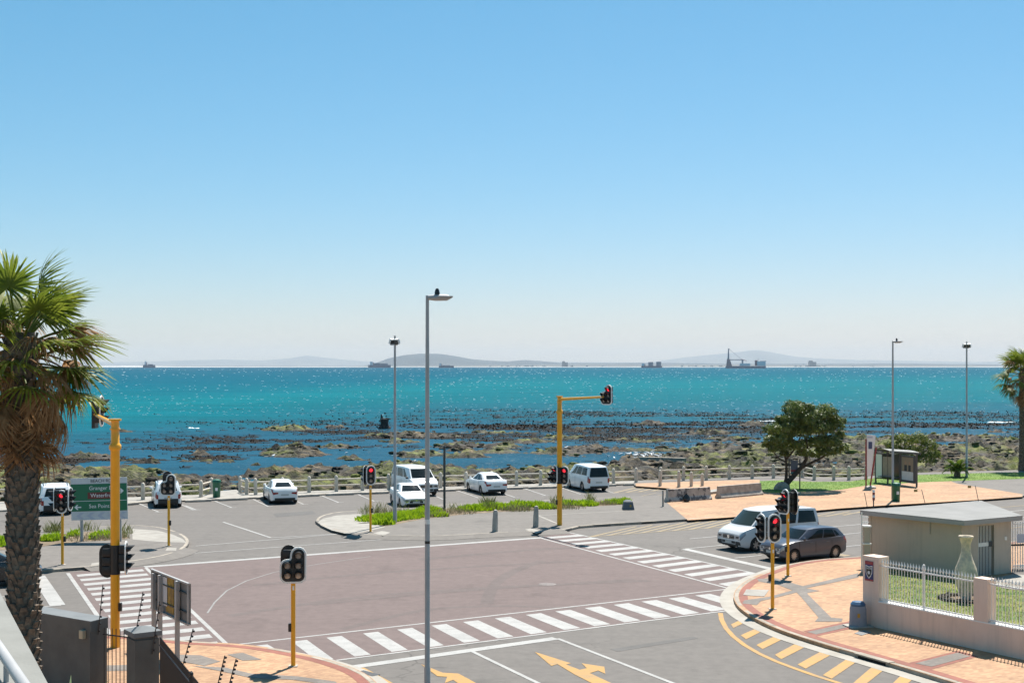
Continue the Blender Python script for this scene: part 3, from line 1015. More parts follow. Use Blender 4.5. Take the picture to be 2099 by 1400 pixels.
# left foreground pavement
LK = smooth_pts(gps([(-300, 1330), (60, 1311), (211, 1309), (300, 1313), (380, 1321), (469, 1326), (523, 1331), (580, 1340), (651, 1354.5), (701, 1369), (737, 1383), (765, 1401), (800, 1440)]), 3)
lp = pavement('brick_pavement', LK + [Vector((-6, 22, 0)), Vector((-40, 22, 0)), Vector((-40, 40, 0))], M['brick'])
kerb_run(lp, LK, inward=-1, step=0.95, h=KH)
band_obj('concrete_apron', LK[9:36], 0.02, 0.42, 0.013, M['apron'])
band_obj('red_paving_band', LK, -0.50, -0.2, KH + .004, M['brick_red'], lp)
gb = MB()
Z3 = lambda pts: [(a / 2.8 + 380, b / 2.8 + 900) for a, b in pts]
for q in [Z3([(-60, 1235), (90, 1240), (200, 1275), (110, 1300), (-60, 1270)]), Z3([(40, 1300), (230, 1310), (380, 1345), (640, 1360), (860, 1390), (900, 1420), (620, 1380), (380, 1370), (200, 1330)]), Z3([(240, 1235), (330, 1225), (440, 1265), (330, 1270)]), [(190, 1364), (330, 1361), (330, 1372), (190, 1376)]]:
    gb.poly(gps(q, KH), KH + .008)
struct('grey_paving_pattern', gb, M['brick_grey'], parent=lp)
dr = gp(738, 1377)
solo('street_drain', MB().box((0, 0, .01), (.75, .28, .02)).add([], []), mat('drain_iron', (.05, .05, .05), rough=.6), 'dark slotted drain cover at the foot of the left kerb', 'drain', dr + Vector((.25, -.2, .0)), (0, 0, R(-45)))

# left traffic island
LI_top = gps([(-300, 1112), (87, 1092), (200, 1084), (271, 1081), (321, 1084), (357, 1092.5), (380, 1103), (388, 1114), (379, 1128), (350, 1140.5), (303, 1151), (250, 1158.5), (171, 1168), (118, 1171.5), (71, 1175.5), (0, 1183), (-300, 1210)])
LI = smooth_pts(LI_top, 3)
li = pavement('left_traffic_island', LI, M['footway'])
kerb_run(li, LI[6:], inward=-1, step=1.0)
sheet('pale_nose_paving', [[(270, 1083.5), (321, 1086.5), (353, 1094.5), (375, 1104.5), (382, 1112), (310, 1109), (272, 1105)]], M['concrete'], KH + .004, li)
sheet('planting_bed', [[(-290, 1117), (87, 1097), (200, 1088), (255, 1084.5), (262, 1104), (230, 1107), (160, 1110), (70, 1122), (-290, 1150)]], M['soil'], KH + .004, li)
sheet('pale_patch', [[(186, 1161), (188, 1154), (236, 1148), (250, 1153)], [(343, 1122), (362, 1122), (361, 1128), (339, 1128)]], M['concrete'], KH + .004, li)
# middle island and the plaza behind it
MI_px = [(1290, 1021.5), (1083, 1030.5), (900, 1038.5), (737, 1050), (687, 1054), (658.6, 1061), (647, 1069.6), (653, 1077.5), (676, 1088), (708.6, 1096), (737, 1100.5), (785, 1102), (881, 1104), (945, 1101), (1010, 1097.5), (1083, 1094.5), (1157, 1090.5), (1172, 1086.5), (1190, 1082.5), (1240, 1079), (1300, 1075.2), (1400, 1069), (1490, 1061.8), (1600, 1053.5), (1675, 1047.5), (1720, 1043), (1800, 1038), (2013, 1025), (2099, 1019.4), (2400, 1002)]
MI = smooth_pts(gps(MI_px), 2)
mi = pavement('middle_island', MI + [Vector((120, 100, 0)), Vector((120, 128, 0)), Vector((42.0, 111.8, 0)), Vector((32.8, 109.0, 0)), Vector((26.2, 104.4, 0)), Vector((20.5, 105.6, 0))] + gps([(1300, 989.5), (1300, 998), (1372, 1002), (1372, 1019), (1290, 1021)]), M['footway'])
kerb_run(mi, MI, inward=1, step=1.0)
sheet('pale_nose_paving', [[(737, 1052.5), (690, 1056), (662, 1062.5), (652, 1069.5), (658, 1076.5), (680, 1086.5), (712, 1094), (745, 1090), (790, 1080), (735, 1063), (745, 1057)]], M['concrete'], KH + .004, mi)
sheet('pale_patch', [[(765, 1092.5), (783, 1087.5), (800, 1091), (785, 1098)], [(1076, 1085), (1090, 1082), (1112, 1089), (1099, 1093)], [(733, 1073), (737, 1072), (757, 1070.4), (757, 1071.8)]], M['concrete'], KH + .004, mi)
sheet('planting_bed', [[(737, 1063), (746, 1055), (900, 1042), (1083, 1033.5), (1283, 1024.5), (1281, 1034), (1150, 1041), (1083, 1045), (960, 1053), (870, 1063), (785, 1079)]], M['soil'], KH + .004, mi)
sheet('brick_plaza', [[(1303, 996), (1303, 990.5), (1471, 985), (1557, 983), (1560, 1007), (1582, 1009), (1640, 1007), (1722, 1002.5), (1774, 994), (1882, 987.5), (1947, 985), (1962, 991), (2096, 1012.5), (2096, 1017.8), (2013, 1023.8), (1800, 1036.5), (1720, 1041.8), (1675, 1046), (1600, 1052), (1490, 1060.3), (1410, 1066), (1367, 1030), (1374, 1001)]], M['brick'], KH + .004, mi)
sheet('verge_lawn', [[(1557, 1006.5), (1557, 986), (1600, 984), (1669, 987.4), (1740, 986.8), (1790, 980), (1882, 973.2), (1988, 969.9), (2092, 968.2), (2400, 955), (2400, 966), (2099, 981), (1960, 985.5), (1882, 988.5), (1774, 995), (1722, 1003.5), (1640, 1008), (1582, 1010)]], M['grass_green'], KH + .010, mi)
# promenade walk
pr_front = gps([(-500, 1079), (0, 1049), (200, 1038), (285, 1032), (440, 1026), (518, 1022.5), (660, 1015), (733, 1012.5), (870, 1007.5), (937, 1005), (1076, 1001), (1152, 999), (1230, 996.3), (1303, 993.6)])
prm = pavement('promenade', pr_front + [Vector((p[0], p[1] - .02, 0)) for p in [(20.5, 105.6), (-17.5, 92.2), (-30.6, 86.9), (-80, 69)]] if False else pr_front + [Vector((12.8, 102.95, 0)), Vector((-17.5, 92.2, 0)), Vector((-30.6, 86.9, 0)), Vector((-60, 76.1, 0))], M['concrete'], 0.10)
kerb_run(prm, pr_front, inward=1, step=1.2, h=0.10)
# boundary between footway strips
markings('footway_joint', [line_px((1102, 1056), (1150, 1076), .16, KH + .004), line_px((1102, 1056), (1281, 1047), .14, KH + .004)], M['concrete'], KH + .005)
# manholes, litter on the crossing
mh = gp(1122, 1197.5)
solo('manhole_cover', MB().lathe([(.0, 0.02), (.30, .02), (.36, .014), (.37, 0.002)][::-1], n=20), mat('manhole_iron', (.13, .105, .095), (.19, .155, .145), 5, .7, bmp=.3), 'round worn manhole cover in the middle of the red crossing', 'manhole', mh)

# dropped kerbs: sloping aprons down to the road
def ramp_strip(name, pts, out, m, parent, side=-1):
    mb = MB()
    a = offset_line(pts, 0.03 * -side)
    b = offset_line(pts, out * side)
    rows = [[Vector((p.x, p.y, KH + .012)) for p in a], [Vector((p.x, p.y, .011)) for p in b]]
    mb.grid(rows, flip=True)
    return struct(name, mb, m, parent=parent)
ramp_strip('dropped_kerb', MI[19:33], .75, M['footway'], mi, -1)
ramp_strip('dropped_kerb', LI[24:37], .7, M['footway'], li, 1)

# repairs and tyre marks
def strip(pts, wd_, z):
    P = smooth_pts(gps(pts), 4)
    a, b = offset_line(P, wd_ / 2), offset_line(P, -wd_ / 2)
    return [[a[i], a[i + 1], b[i + 1], b[i]] for i in range(len(P) - 1)]
tm = []
for pts, wd_ in [([(998, 1238), (1004, 1215), (1022, 1190), (1060, 1168), (1110, 1150)], .5), ([(700, 1290), (860, 1252), (1010, 1242), (1180, 1246)], .35), ([(470, 1262), (720, 1226), (980, 1206), (1330, 1190)], .45), ([(520, 1200), (800, 1172), (1180, 1150)], .4), ([(860, 1147), (1050, 1130), (1180, 1122)], .5), ([(640, 1240), (900, 1215), (1300, 1187)], .3)]:
    tm.append(strip(pts, wd_, 0))
for k, q_ in enumerate(tm):
    markings('tyre_mark', q_, M['tyre_mark'], .0043 + .0004 * k)
markings('road_patches', [gps(p) for p in [[(560, 1053), (640, 1047), (648, 1053), (566, 1060)], [(1250, 1330), (1420, 1304), (1432, 1308), (1266, 1335)]]], M['patch'], .0042)

# ================================================================== STREET FURNITURE
M['signal_yellow'] = mat('signal_yellow', (0.86, 0.40, 0.006), (0.80, 0.36, 0.005), 3, 0.38, coat=0.3)
M['black_plastic'] = mat('black_plastic', (0.012, 0.012, 0.013), rough=0.42)
M['white_rim'] = mat('white_rim', (0.80, 0.78, 0.74), rough=0.5)
M['lens_off'] = mat('dead_lens', (0.42, 0.37, 0.33), rough=0.25)
M['lens_red'] = mat('lit_red_lens', (0.5, 0.01, 0.02), rough=0.3, emit=(1.0, 0.03, 0.05), es=0.75)
M['steel'] = mat('galvanised_steel', (0.36, 0.35, 0.345), (0.44, 0.43, 0.42), 2, 0.5, 0.1)
M['steel_dark'] = mat('dark_painted_steel', (0.035, 0.042, 0.048), (0.05, 0.056, 0.06), 3, 0.5)
M['railing'] = mat('railing_concrete', (0.52, 0.455, 0.375), (0.64, 0.57, 0.48), 3, 0.85, bmp=.2, bscale=20)

def arc_pts(cx, cz, r, a0, a1, n=8):
    return [(cx + r * math.cos(R(a0 + (a1 - a0) * i / n)), cz + r * math.sin(R(a0 + (a1 - a0) * i / n))) for i in range(n + 1)]
OUT3 = arc_pts(0, .27, .25, 0, 180) + arc_pts(0, -.27, .25, 180, 360)
OUT5 = arc_pts(.17, -.30, .21, -90, 0, 6) + arc_pts(.15, .30, .23, 0, 175, 10) + [(-.085, .22), (-.10, .195), (-.13, .185)] + arc_pts(-.18, -.02, .20, 95, 180, 6) + arc_pts(-.17, -.30, .21, 180, 270, 6)
LAMPS3 = [(0, .27), (0, 0), (0, -.27)]
LAMPS5 = [(.15, .29), (.15, .0), (.15, -.28), (-.16, -.0), (-.16, -.28)]
def inset(P, d):
    n = len(P)
    a = sum(P[i][0] * P[(i + 1) % n][1] - P[(i + 1) % n][0] * P[i][1] for i in range(n))
    sg = 1 if a > 0 else -1
    out = []
    for i in range(n):
        p0, p1 = Vector(P[i - 1]), Vector(P[(i + 1) % n])
        t = (p1 - p0)
        if t.length < 1e-6:
            t = Vector((1, 0))
        t.normalize()
        nrm = Vector((-t.y, t.x)) * sg
        out.append((P[i][0] + nrm.x * d, P[i][1] + nrm.y * d))
    return out
def dedupe(P):
    out = []
    for p in P:
        if not out or (abs(p[0] - out[-1][0]) + abs(p[1] - out[-1][1])) > 1e-4:
            out.append(p)
    return out
OUT3, OUT5 = dedupe(OUT3), dedupe(OUT5)
_hm = {}
def head_meshes(kind):
    if kind in _hm:
        return _hm[kind]
    P, lamps = (OUT3, LAMPS3) if kind == 3 else ((OUT5, LAMPS5) if kind == 5 else ([(-x, z) for x, z in OUT5][::-1], [(-x, z) for x, z in LAMPS5]))
    hb = MB().plate(P, -.012, .012)
    for x, z in lamps:
        hb.box((x, .11, z), (.25, .2, .255), bev=.02)
    rim = MB()
    I = inset(P, .052)
    n = len(P)
    vs = [(p[0], -.018, p[1]) for p in P] + [(p[0], -.018, p[1]) for p in I] + [(p[0], .016, p[1]) for p in inset(P, -.004)]
    fs = [(i, (i + 1) % n, n + (i + 1) % n, n + i) for i in range(n)] + [((i + 1) % n, i, 2 * n + i, 2 * n + (i + 1) % n) for i in range(n)]
    rim.add(vs, fs)
    lens = MB().lathe([(.102, -.005), (.09, -.02), (.05, -.032), (.001, -.036)], n=16, axis='Y')
    vis = MB()
    na = 14
    for r0 in (.118, .110):
        rows = [[], []]
        for i in range(na + 1):
            a = R(-35 + 250 * i / na)
            c_, s_ = math.cos(a), math.sin(a)
            ln = .10 + .15 * max(0, s_ * .75 + .25)
            rows[0].append((r0 * c_, -.01, r0 * s_))
            rows[1].append((r0 * c_, -.01 - ln, r0 * s_))
        vis.grid(rows, flip=r0 > .114)
    _hm[kind] = (hb.mesh('signal_head', M['black_plastic'], 35), rim.mesh('white_border', M['white_rim']), lens, vis.mesh('visor', M['black_plastic'], 40), lamps)
    return _hm[kind]
_lens_me = {}
def lens_mesh(m):
    if m.name not in _lens_me:
        _lens_me[m.name] = head_meshes(3)[2].mesh('lens', m, 60)
    return _lens_me[m.name]
def signal_head(parent, pos, yaw, kind=3, lit=(0,), scale=1.0):
    """yaw 0 faces the viewer's side (-Y); positive turns towards +X"""
    hb, rim, _, vis, lamps = head_meshes(kind)
    h = link('signal_head', hb, parent, pos, (0, 0, R(yaw)))
    h.scale = (scale,) * 3
    link('white_border', rim, h)
    for i, (x, z) in enumerate(lamps):
        link('lens', lens_mesh(M['lens_red'] if i in lit else M['lens_off']), h, (x, 0, z))
        link('visor', vis, h, (x, 0, z))
    # bracket back to the pole
    return h
def short_pole(px, py, label, top, heads, rad=.062, button=None, z0=KH):
    b = gp(px, py, z0)
    t = thing('traffic_light', label, 'traffic light', b, 0, 'traffic lights')
    part('pole', MB().cyl((0, 0, 0), (0, 0, top), rad, n=14), M['signal_yellow'], t, smooth=40)
    part('sticker', MB().box((.015, -rad - .001, top - .28), (.05, .006, .12)), M['white_rim'], t)
    part('base_plate', MB().box((0, 0, .012), (.26, .26, .024)), M['concrete_old'], t)
    part('pole_cap', MB().cyl((0, 0, top), (0, 0, top + .42), .05, n=12).lathe([(.001, .18), (.09, .14), (.115, .05), (.10, -.04), (.04, -.08)][::-1], (0, 0, top + .38), 12), M['black_plastic'], t, smooth=50)
    for dx, dy, dz, yaw, kind, lit in heads:
        h = signal_head(t, (dx, dy, top + dz), yaw, kind, lit)
        v = Vector((-dx, -dy, 0))
        for zz in (.2, -.2):
            part('bracket', MB().cyl((dx * .9, dy * .9, top + dz + zz), (0, 0, top + dz + zz), .022, n=6), M['black_plastic'], t)
    if button:
        part('push_button', MB().box((button[0], button[1], 1.12), (.10, .10, .24), bev=.02), M['black_plastic'], t)
    return t
def facing(yaw, d):
    return (math.sin(R(yaw)) * d, -math.cos(R(yaw)) * d)
def hd(yaw, dz, kind=3, lit=(), d=.24):
    x, y = facing(yaw, d)
    return (x, y, dz, yaw, kind, lit)
short_pole(601, 1365, 'yellow traffic light with five dark lenses on the near left brick corner', 2.55, [hd(8, .38, 5, (), .16), (-.16, .26, .40, 172, 3, ())], button=(-.09, 0), rad=.066)
short_pole(759.5, 1090, 'yellow traffic light showing red beside the bushes of the middle island', 2.55, [hd(12, .42, 3, (0,), .2), (-.28, .08, .40, -110, 3, ())], button=(.08, -.02))
short_pole(346, 1119, 'yellow traffic light with five lenses at the tip of the left island', 2.55, [hd(0, .40, 5, (), .18), (-.12, .28, .5, 180, 3, ())], button=(.07, -.03))
short_pole(128, 1157, 'yellow traffic light with three heads between the palm trunk and the green sign', 2.45, [hd(-80, .40, 3, (0,), .33), hd(85, .42, 3, (), .36), hd(-5, .30, 3, (0,), .1)], button=(.1, 0))
short_pole(1583.5, 1248, 'yellow traffic light showing red on the brick corner, the one nearer the zebra crossing', 2.35, [hd(10, .55, 3, (0,), .2), (-.38, .12, .52, -60, 3, ())], button=(-.1, 0), rad=.066)
short_pole(1615, 1180.5, 'yellow traffic light beside the dark grey hatchback with heads turned sideways', 2.60, [hd(-62, .48, 5, (0,), .26), (.26, .06, .46, 118, 3, ())], button=(-.09, -.02), rad=.064)

def tall_pole(px, py, label, arm, low_heads, arm_heads, blank=False):
    b = gp(px, py, KH)
    t = thing('overhead_traffic_light', label, 'traffic light', b, 0, 'traffic lights on tall poles')
    part('pole', MB().lathe([(.14, 0), (.14, 6.05), (.15, 6.07), (.185, 6.12), (.185, 6.22), (.15, 6.27), (.13, 6.3), (.125, 6.98)], n=18), M['signal_yellow'], t, smooth=35)
    part('flange', MB().cyl((0, 0, 6.98), (0, 0, 7.04), .19, n=16), M['signal_yellow'], t)
    part('flange', MB().cyl((0, 0, 6.70), (0, 0, 6.74), .165, n=16), M['signal_yellow'], t)
    A = Vector((0, 0, 6.85))
    E = A + Vector(arm)
    part('arm', MB().cyl(A, E, .085, .055, n=12), M['signal_yellow'], t, smooth=40)
    for dx, dy, dz, yaw, kind, lit in arm_heads:
        signal_head(t, (E.x + dx, E.y + dy, E.z + dz), yaw, kind, lit)
    if blank:
        part('blank_board', MB().box((E.x - .02, E.y + .1, E.z + .02), (.11, .42, .98), bev=.01), M['black_plastic'], t)
    part('collar', MB().cyl((0, 0, 2.25), (0, 0, 3.15), .155, n=14), M['black_plastic'], t, smooth=40)
    for dx, dy, dz, yaw, kind, lit in low_heads:
        signal_head(t, (dx, dy, 2.7 + dz), yaw, kind, lit)
    part('access_door', MB().box((.0, -.137, .75), (.11, .012, .34), bev=.004), M['signal_yellow'], t)
    part('push_button', MB().box((-.16 if px > 1000 else .17, -.04, 1.25), (.1, .12, .26), bev=.02), M['black_plastic'], t)
    return t
tall_pole(1147, 1076, 'tall yellow traffic light pole with arm over the road beside the middle island', (2.15, -3.9, .22), [(-.36, -.12, .06, -55, 5, (0,)), (.26, -.10, 0, -20, 3, (0,))], [(.12, -.1, .1, -45, 5, (0,))])
tall_pole(236, 1326, 'tall thick yellow traffic light pole rising behind the dark railing gate', (-1.75, 3.6, .2), [(.33, .05, .05, 96, 3, ()), (-.26, .1, -.05, -172, 3, ())], [(.34, -.35, .12, 92, 3, ())], blank=True)

# ---- lamp and floodlight posts
def lamp_post(px, py, top_py, label, r0, r1, bands=False, base=None, size=1.0, flip=1):
    b = base if base is not None else gp(px, py, KH)
    H = CAM_H - (top_py - HY) * b.y / F_PX - b.z
    t = thing('street_lamp', label, 'street lamp', b, 0, 'street lamps along the beach road')
    part('pole', MB().lathe([(r0 * 1.25, 0), (r0 * 1.25, H * .105), (r0 * 1.05, H * .11), (r0, H * .5), (r1, H)], n=14), M['steel'], t, smooth=30)
    s = size
    part('lamp_housing', MB().lathe([(.001, 0), (.06 * s, .02 * s), (.085 * s, .2 * s), (.08 * s, .5 * s), (.035 * s, .58 * s), (.02 * s, .62 * s)], n=10), M['steel'], t, (0, 0, H - .05 * s), (0, R(90 * flip), 0), smooth=40)
    part('lamp_panel', MB().box((flip * .46 * s, 0, H - .03 * s), (.38 * s, .3 * s, .035 * s), bev=.012), M['steel'], t)
    part('photocell', MB().lathe([(.05 * s, 0), (.07 * s, .02), (.055 * s, .1 * s), (.03 * s, .15 * s)], (flip * .25 * s, 0, H + .03 * s), 10), M['black_plastic'], t, smooth=40)
    if bands:
        part('white_band', MB().cyl((0, 0, 4.78), (0, 0, 4.9), r0 * 1.04, n=14), M['white_rim'], t, smooth=40)
        part('black_band', MB().cyl((0, 0, 4.28), (0, 0, 4.35), r0 * 1.05, n=14), M['black_plastic'], t, smooth=40)
    return t
lamp_post(875, 0, 606, 'tall grey street lamp standing alone at the near edge of the crossing', .064, .042, True, base=Vector(((876 - CX) / 80.5, F_PX / 80.5, 0.0)), size=1.0)
lamp_post(1830, 1026, 699, 'slender grey street lamp beside the green bin on the brick plaza', .075, .05)
def flood_post(px, py, top_py, label, flip=1):
    b = gp(px, py, KH)
    H = CAM_H - (top_py - HY) * b.y / F_PX - b.z
    t = thing('floodlight_post', label, 'floodlight post', b, 0, 'floodlight posts facing the beach')
    part('pole', MB().lathe([(.11, 0), (.11, 1.2), (.085, 1.25), (.06, H - .6), (.05, H)], n=12), M['steel'], t, smooth=30)
    for s in (-1, 1):
        f = part('floodlight', MB().box((0, 0, 0), (.34, .16, .30), bev=.03), M['white_rim'], t, (-.16 * s if s > 0 else .12, .12 * s, H - .32), (R(25), 0, R(40 * s)))
        part('floodlight_back', MB().box((0, -.09, -.02), (.30, .05, .24), bev=.01), M['steel_dark'], f)
    part('cross_arm', MB().box((-.05, 0, H - .5), (.42, .08, .07)), M['steel'], t)
    return t
flood_post(809.5, 1071.5, 688, 'grey floodlight post rising from the bushes of the middle island')
flood_post(1981.5, 978, 700, 'grey floodlight post on the lawn beside the small palm')
dp = gp(911, 1047, KH)
solo('dark_post', MB().box((0, 0, 1.95), (.14, .14, 3.9), bev=.02), M['steel_dark'], 'slim dark square post standing in the bushes of the island', 'post', dp)
# ---- green direction sign
M['sign_green'] = mat('sign_green', (0.002, 0.15, 0.07), rough=0.4)
M['sign_white'] = mat('sign_white', (0.66, 0.66, 0.67), (0.6, .6, .61), 4, rough=0.5)
M['sign_brown'] = mat('sign_brown', (0.16, 0.03, 0.022), rough=0.45)
M['sign_text'] = mat('sign_text_white', (0.8, 0.8, 0.8), rough=0.5)
M['sign_chev'] = mat('sign_chevron', (0.52, 0.53, 0.60), rough=0.5)
sb = gp(167, 1109.5, KH)
sg = thing('direction_sign', 'green road direction sign reading BEACH RD, Granger Bay, Waterfront and Sea Point', 'road sign', sb)
SW, z0_, z1_ = 2.80, 1.05, 3.12
xc = 0.93
part('post', MB().box((0, .06, 1.3), (.13, .10, 2.6)), M['steel'], sg)
part('post', MB().box((1.9, .06, 1.3), (.13, .10, 2.6)), M['steel'], sg)
panel = part('panel', MB().box((xc, 0, (z0_ + z1_) / 2), (SW, .03, z1_ - z0_), bev=.01), M['sign_white'], sg, rot=(0, R(-1.5), 0))
Hs = z1_ - z0_
zf = lambda f: z1_ - f * Hs
part('green_field', MB().box((xc, -.020, (zf(.14) + zf(.79)) / 2), (SW - .04, .008, zf(.14) - zf(.79)), bev=.003), M['sign_green'], panel)
part('brown_field', MB().box((xc + .22, -.028, zf(.42)), (1.55, .006, .32)), M['sign_brown'], panel)
part('divider', MB().box((xc, -.0265, zf(.545)), (SW - .08, .004, .022)), M['sign_text'], panel)
rt = (R(90), 0, 0)
M['sign_black'] = mat('sign_black', (.02, .02, .02), rough=.5)
text_mesh('BEACH RD', .22, M['sign_black'], panel, (xc + .12, -.022, zf(.075)), rt)
text_mesh('Granger Bay', .27, M['sign_text'], panel, (xc + .2, -.03, zf(.245)), rt)
text_mesh('Waterfront', .27, M['sign_text'], panel, (xc + .22, -.036, zf(.42)), rt)
text_mesh('Sea Point', .27, M['sign_text'], panel, (xc + .0, -.03, zf(.675)), rt)
def arrow(x, z, d):
    P = [(x - .17 * d, z - .03), (x + .04 * d, z - .03), (x - .03 * d, z - .12), (x + .04 * d, z - .12), (x + .17 * d, z), (x + .04 * d, z + .12), (x - .03 * d, z + .12), (x + .04 * d, z + .03), (x - .17 * d, z + .03)]
    return MB().plate(P, -.030, -.025)
part('arrow', arrow(xc + 1.06, zf(.32), 1), M['sign_text'], panel)
part('arrow', arrow(xc - 1.06, zf(.69), -1), M['sign_text'], panel)
for k in range(5):
    x0 = xc - 1.15 + k * .52
    part('chevron', MB().plate([(x0, zf(.90)), (x0 + .22, zf(.82)), (x0 + .42, zf(.82)), (x0 + .2, zf(.90)), (x0 + .42, zf(.98)), (x0 + .22, zf(.98))], -.022, -.0155), M['sign_chev'], panel)

# ---- promenade railing: round-headed posts and two rails between them
def railing(label, posts, gap_after=(), z=0.10):
    t = thing('promenade_railing', label, 'railing', posts[0] + Vector((0, 0, z)))
    o = posts[0]
    pm = MB().lathe([(.13, 0), (.125, .92), (.11, 1.02), (.07, 1.10), (.001, 1.13)], n=10).mesh('post', M['railing'], 40)
    for p in posts:
        pp = link('post', pm, t, p - o)
        pp.rotation_euler = (random.uniform(-.015, .015), random.uniform(-.015, .015), random.random())
    for i in range(len(posts) - 1):
        if i in gap_after:
            continue
        a, b = posts[i] - o, posts[i + 1] - o
        for zz in (.42, .84):
            part('rail', MB().cyl(a + Vector((0, 0, zz)), b + Vector((0, 0, zz)), .052, n=8), M['railing'], t, smooth=40)
    return t
def spaced(a, b, n):
    return [lerp(a, b, i / (n - 1)) for i in range(n)]
PR = 0.10
e0, e1 = gp(77, 1029.5, PR), gp(412, 1018.5, PR)
lft = [Vector((-46, 80.2, 0)) + Vector((i * 2.55, i * 1.0, 0)) for i in range(6)]
zro = lambda v: Vector((v.x, v.y, 0))
railing('pale concrete railing of round posts left of the beach steps', lft + spaced(zro(e0), zro(gp(293, 1024, PR)), 4)[0:] + [zro(gp(350, 1021.2, PR)), zro(e1), zro(gp(433, 1012, PR))])
railing('pale concrete railing of round posts along the parked cars', [zro(gp(492.5, 1009, PR)), zro(gp(506, 1013.3, PR))] + [zro(gp(a, b, PR)) for a, b in [(524, 1013.6), (579, 1011.3), (633.6, 1009), (689.6, 1006.8), (743, 1005), (797, 1003), (850, 1001.4), (903, 999.8), (955.6, 998.2), (1007, 997), (1059, 995.6), (1108, 994.2), (1160, 993), (1208, 991.8), (1257.6, 990.3), (1304, 989)]])
railing('pale concrete railing of round posts between plaza and lawn', [zro(gp(a, b, PR)) for a, b in [(1354, 987), (1401, 985.6), (1447.7, 984.6), (1495, 982.7), (1541.7, 981.6), (1585.5, 980.6)]] + [Vector((22.6, 104.4, 0))] + [zro(gp(a, b, PR)) for a, b in [(1669, 984.5), (1709, 984.3), (1740, 984.2), (1775, 983)]])
stp = gp(463, 1012)
steps = thing('beach_steps', 'low pale concrete landing at the gap in the railing', 'steps', (0, 0, 0))
for k in range(2):
    part('step', MB().prism(gps([(440 + k * 4, 1017 - k * 3), (494 - k * 2, 1013 - k * 2.5), (485, 1005 - k), (436, 1009 - k)], 0), -1.0 - k * .2, .06 - k * .16), M['concrete'], steps)

# ---- wheel stops
wsm = MB().box((0, 0, .075), (2.0, .2, .15), bev=.03).mesh('wheel_stop', M['concrete_old'])
bays_x = [(205, 285), (380, 434), (448.6, 508), (526, 583), (600, 655), (668.6, 726), (741, 797), (812, 866), (880, 934), (945, 1003), (1017, 1072), (1083, 1140), (1160, 1210), (1224, 1262), (1278, 1300)]
def stop_y(x): return float(np.interp(x, [200, 285, 440, 518, 660, 733, 870, 937, 1076, 1152, 1303], [1041, 1033.5, 1027, 1023.5, 1016.2, 1013.5, 1008.5, 1006, 1002, 1000, 994.4]))
for i, (a, b) in enumerate(bays_x):
    p, q_ = gp(a, stop_y(a)), gp(b, stop_y(b))
    o = tag(link('wheel_stop', wsm, None, (p + q_) / 2 + Vector((0, -.1, 0)), (0, 0, math.atan2(q_.y - p.y, q_.x - p.x))), 'low concrete wheel stop at the head of a parking bay', 'wheel stop', 'wheel stops along the promenade kerb')
    o.scale.x = (q_ - p).length / 2.0

# ---- bollards, barriers, blocks
bm_ = MB().lathe([(.155, 0), (.15, .5), (.125, 1.0), (.09, 1.12), (.001, 1.16)], n=10).mesh('bollard', M['concrete_old'], 40)
for (px, py, lab, h) in [(1014.5, 1089, 'weathered tapered concrete bollard on the island, the one by the lamp', 1.0), (1098, 1080, 'weathered tapered concrete bollard on the island, the one by the tall traffic light', 1.0)]:
    o = tag(link('bollard', bm_, None, gp(px, py, KH), (random.uniform(-.05, .05), .03, 0)), lab, 'bollard', 'tapered bollards on the island')
    o.scale = (1, 1, h)
bm2 = MB().lathe([(.12, 0), (.115, .92), (.10, 1.0), (.05, 1.06), (.001, 1.07)], n=10).mesh('bollard', M['railing'], 40)
for (px, py, h) in [(1353, 996, 1.1), (1391.5, 998, 1.1), (1417, 996.6, 1.0), (1439.5, 995.5, .85)]:
    o = tag(link('bollard', bm2, None, gp(px, py, KH), (0, 0, 0)), 'pale round concrete bollard standing before the plaza railing', 'bollard', 'pale bollards before the plaza railing')
    o.scale = (1, 1, h)
tag(link('marker_post', MB().lathe([(.06, 0), (.06, .95), (.045, 1.0), (.001, 1.01)], n=8).mesh('marker_post', M['concrete_old'], 40), None, gp(1359, 1038, KH)), 'thin grey marker post beside the smaller stained barrier', 'post')
def jersey(px0, py0, px1, py1, label, m):
    a, b = gp(px0, py0, KH), gp(px1, py1, KH)
    L_ = (b - a).length
    prof = [(-.30, 0), (-.30, .10), (-.15, .30), (-.09, .80), (.09, .80), (.15, .30), (.30, .10), (.30, 0)]
    vs = [(x, p[0], p[1]) for x in (-L_ / 2, L_ / 2) for p in prof]
    n = len(prof)
    fs = [(i, (i + 1) % n, n + (i + 1) % n, n + i)[::-1] for i in range(n)] + [tuple(range(n)), tuple(range(n, 2 * n))[::-1]]
    return solo('concrete_barrier', MB().add(vs, fs), m, label, 'barrier', (a + b) / 2, (0, 0, math.atan2(b.y - a.y, b.x - a.x)))
def stained():
    m, t, b = _nodes('graffiti_barrier')
    v = coords(t)
    c = ramp(t, noise(t, v, 2.2, 6), [(.35, (.36, .32, .285)), (.65, (.52, .47, .42))])
    sep = N(t, 'ShaderNodeSeparateXYZ')
    t.links.new(v, sep.inputs[0])
    mk = noise(t, v, 2.6, 4)
    c = mixc(t, ramp(t, mk, [(.52, 0.0), (.56, .8)]), c, (.06, .06, .07))
    t.links.new(c, b.inputs['Base Color'])
    b.inputs['Roughness'].default_value = .9
    return m
jersey(1367, 1028.5, 1454, 1023, 'pale concrete traffic barrier with grey paint stains', stained())
jersey(1472, 1021.5, 1558, 1013.5, 'clean pale concrete traffic barrier next to the lawn', M['concrete_old'])
solo('barrier_foot', MB().prism(gps([(1452, 1014), (1473, 1011), (1477, 1006), (1458, 1008)], KH), KH, KH + .16), M['concrete'], 'flat pale concrete slab lying between the two barriers', 'slab')
bag = MB()
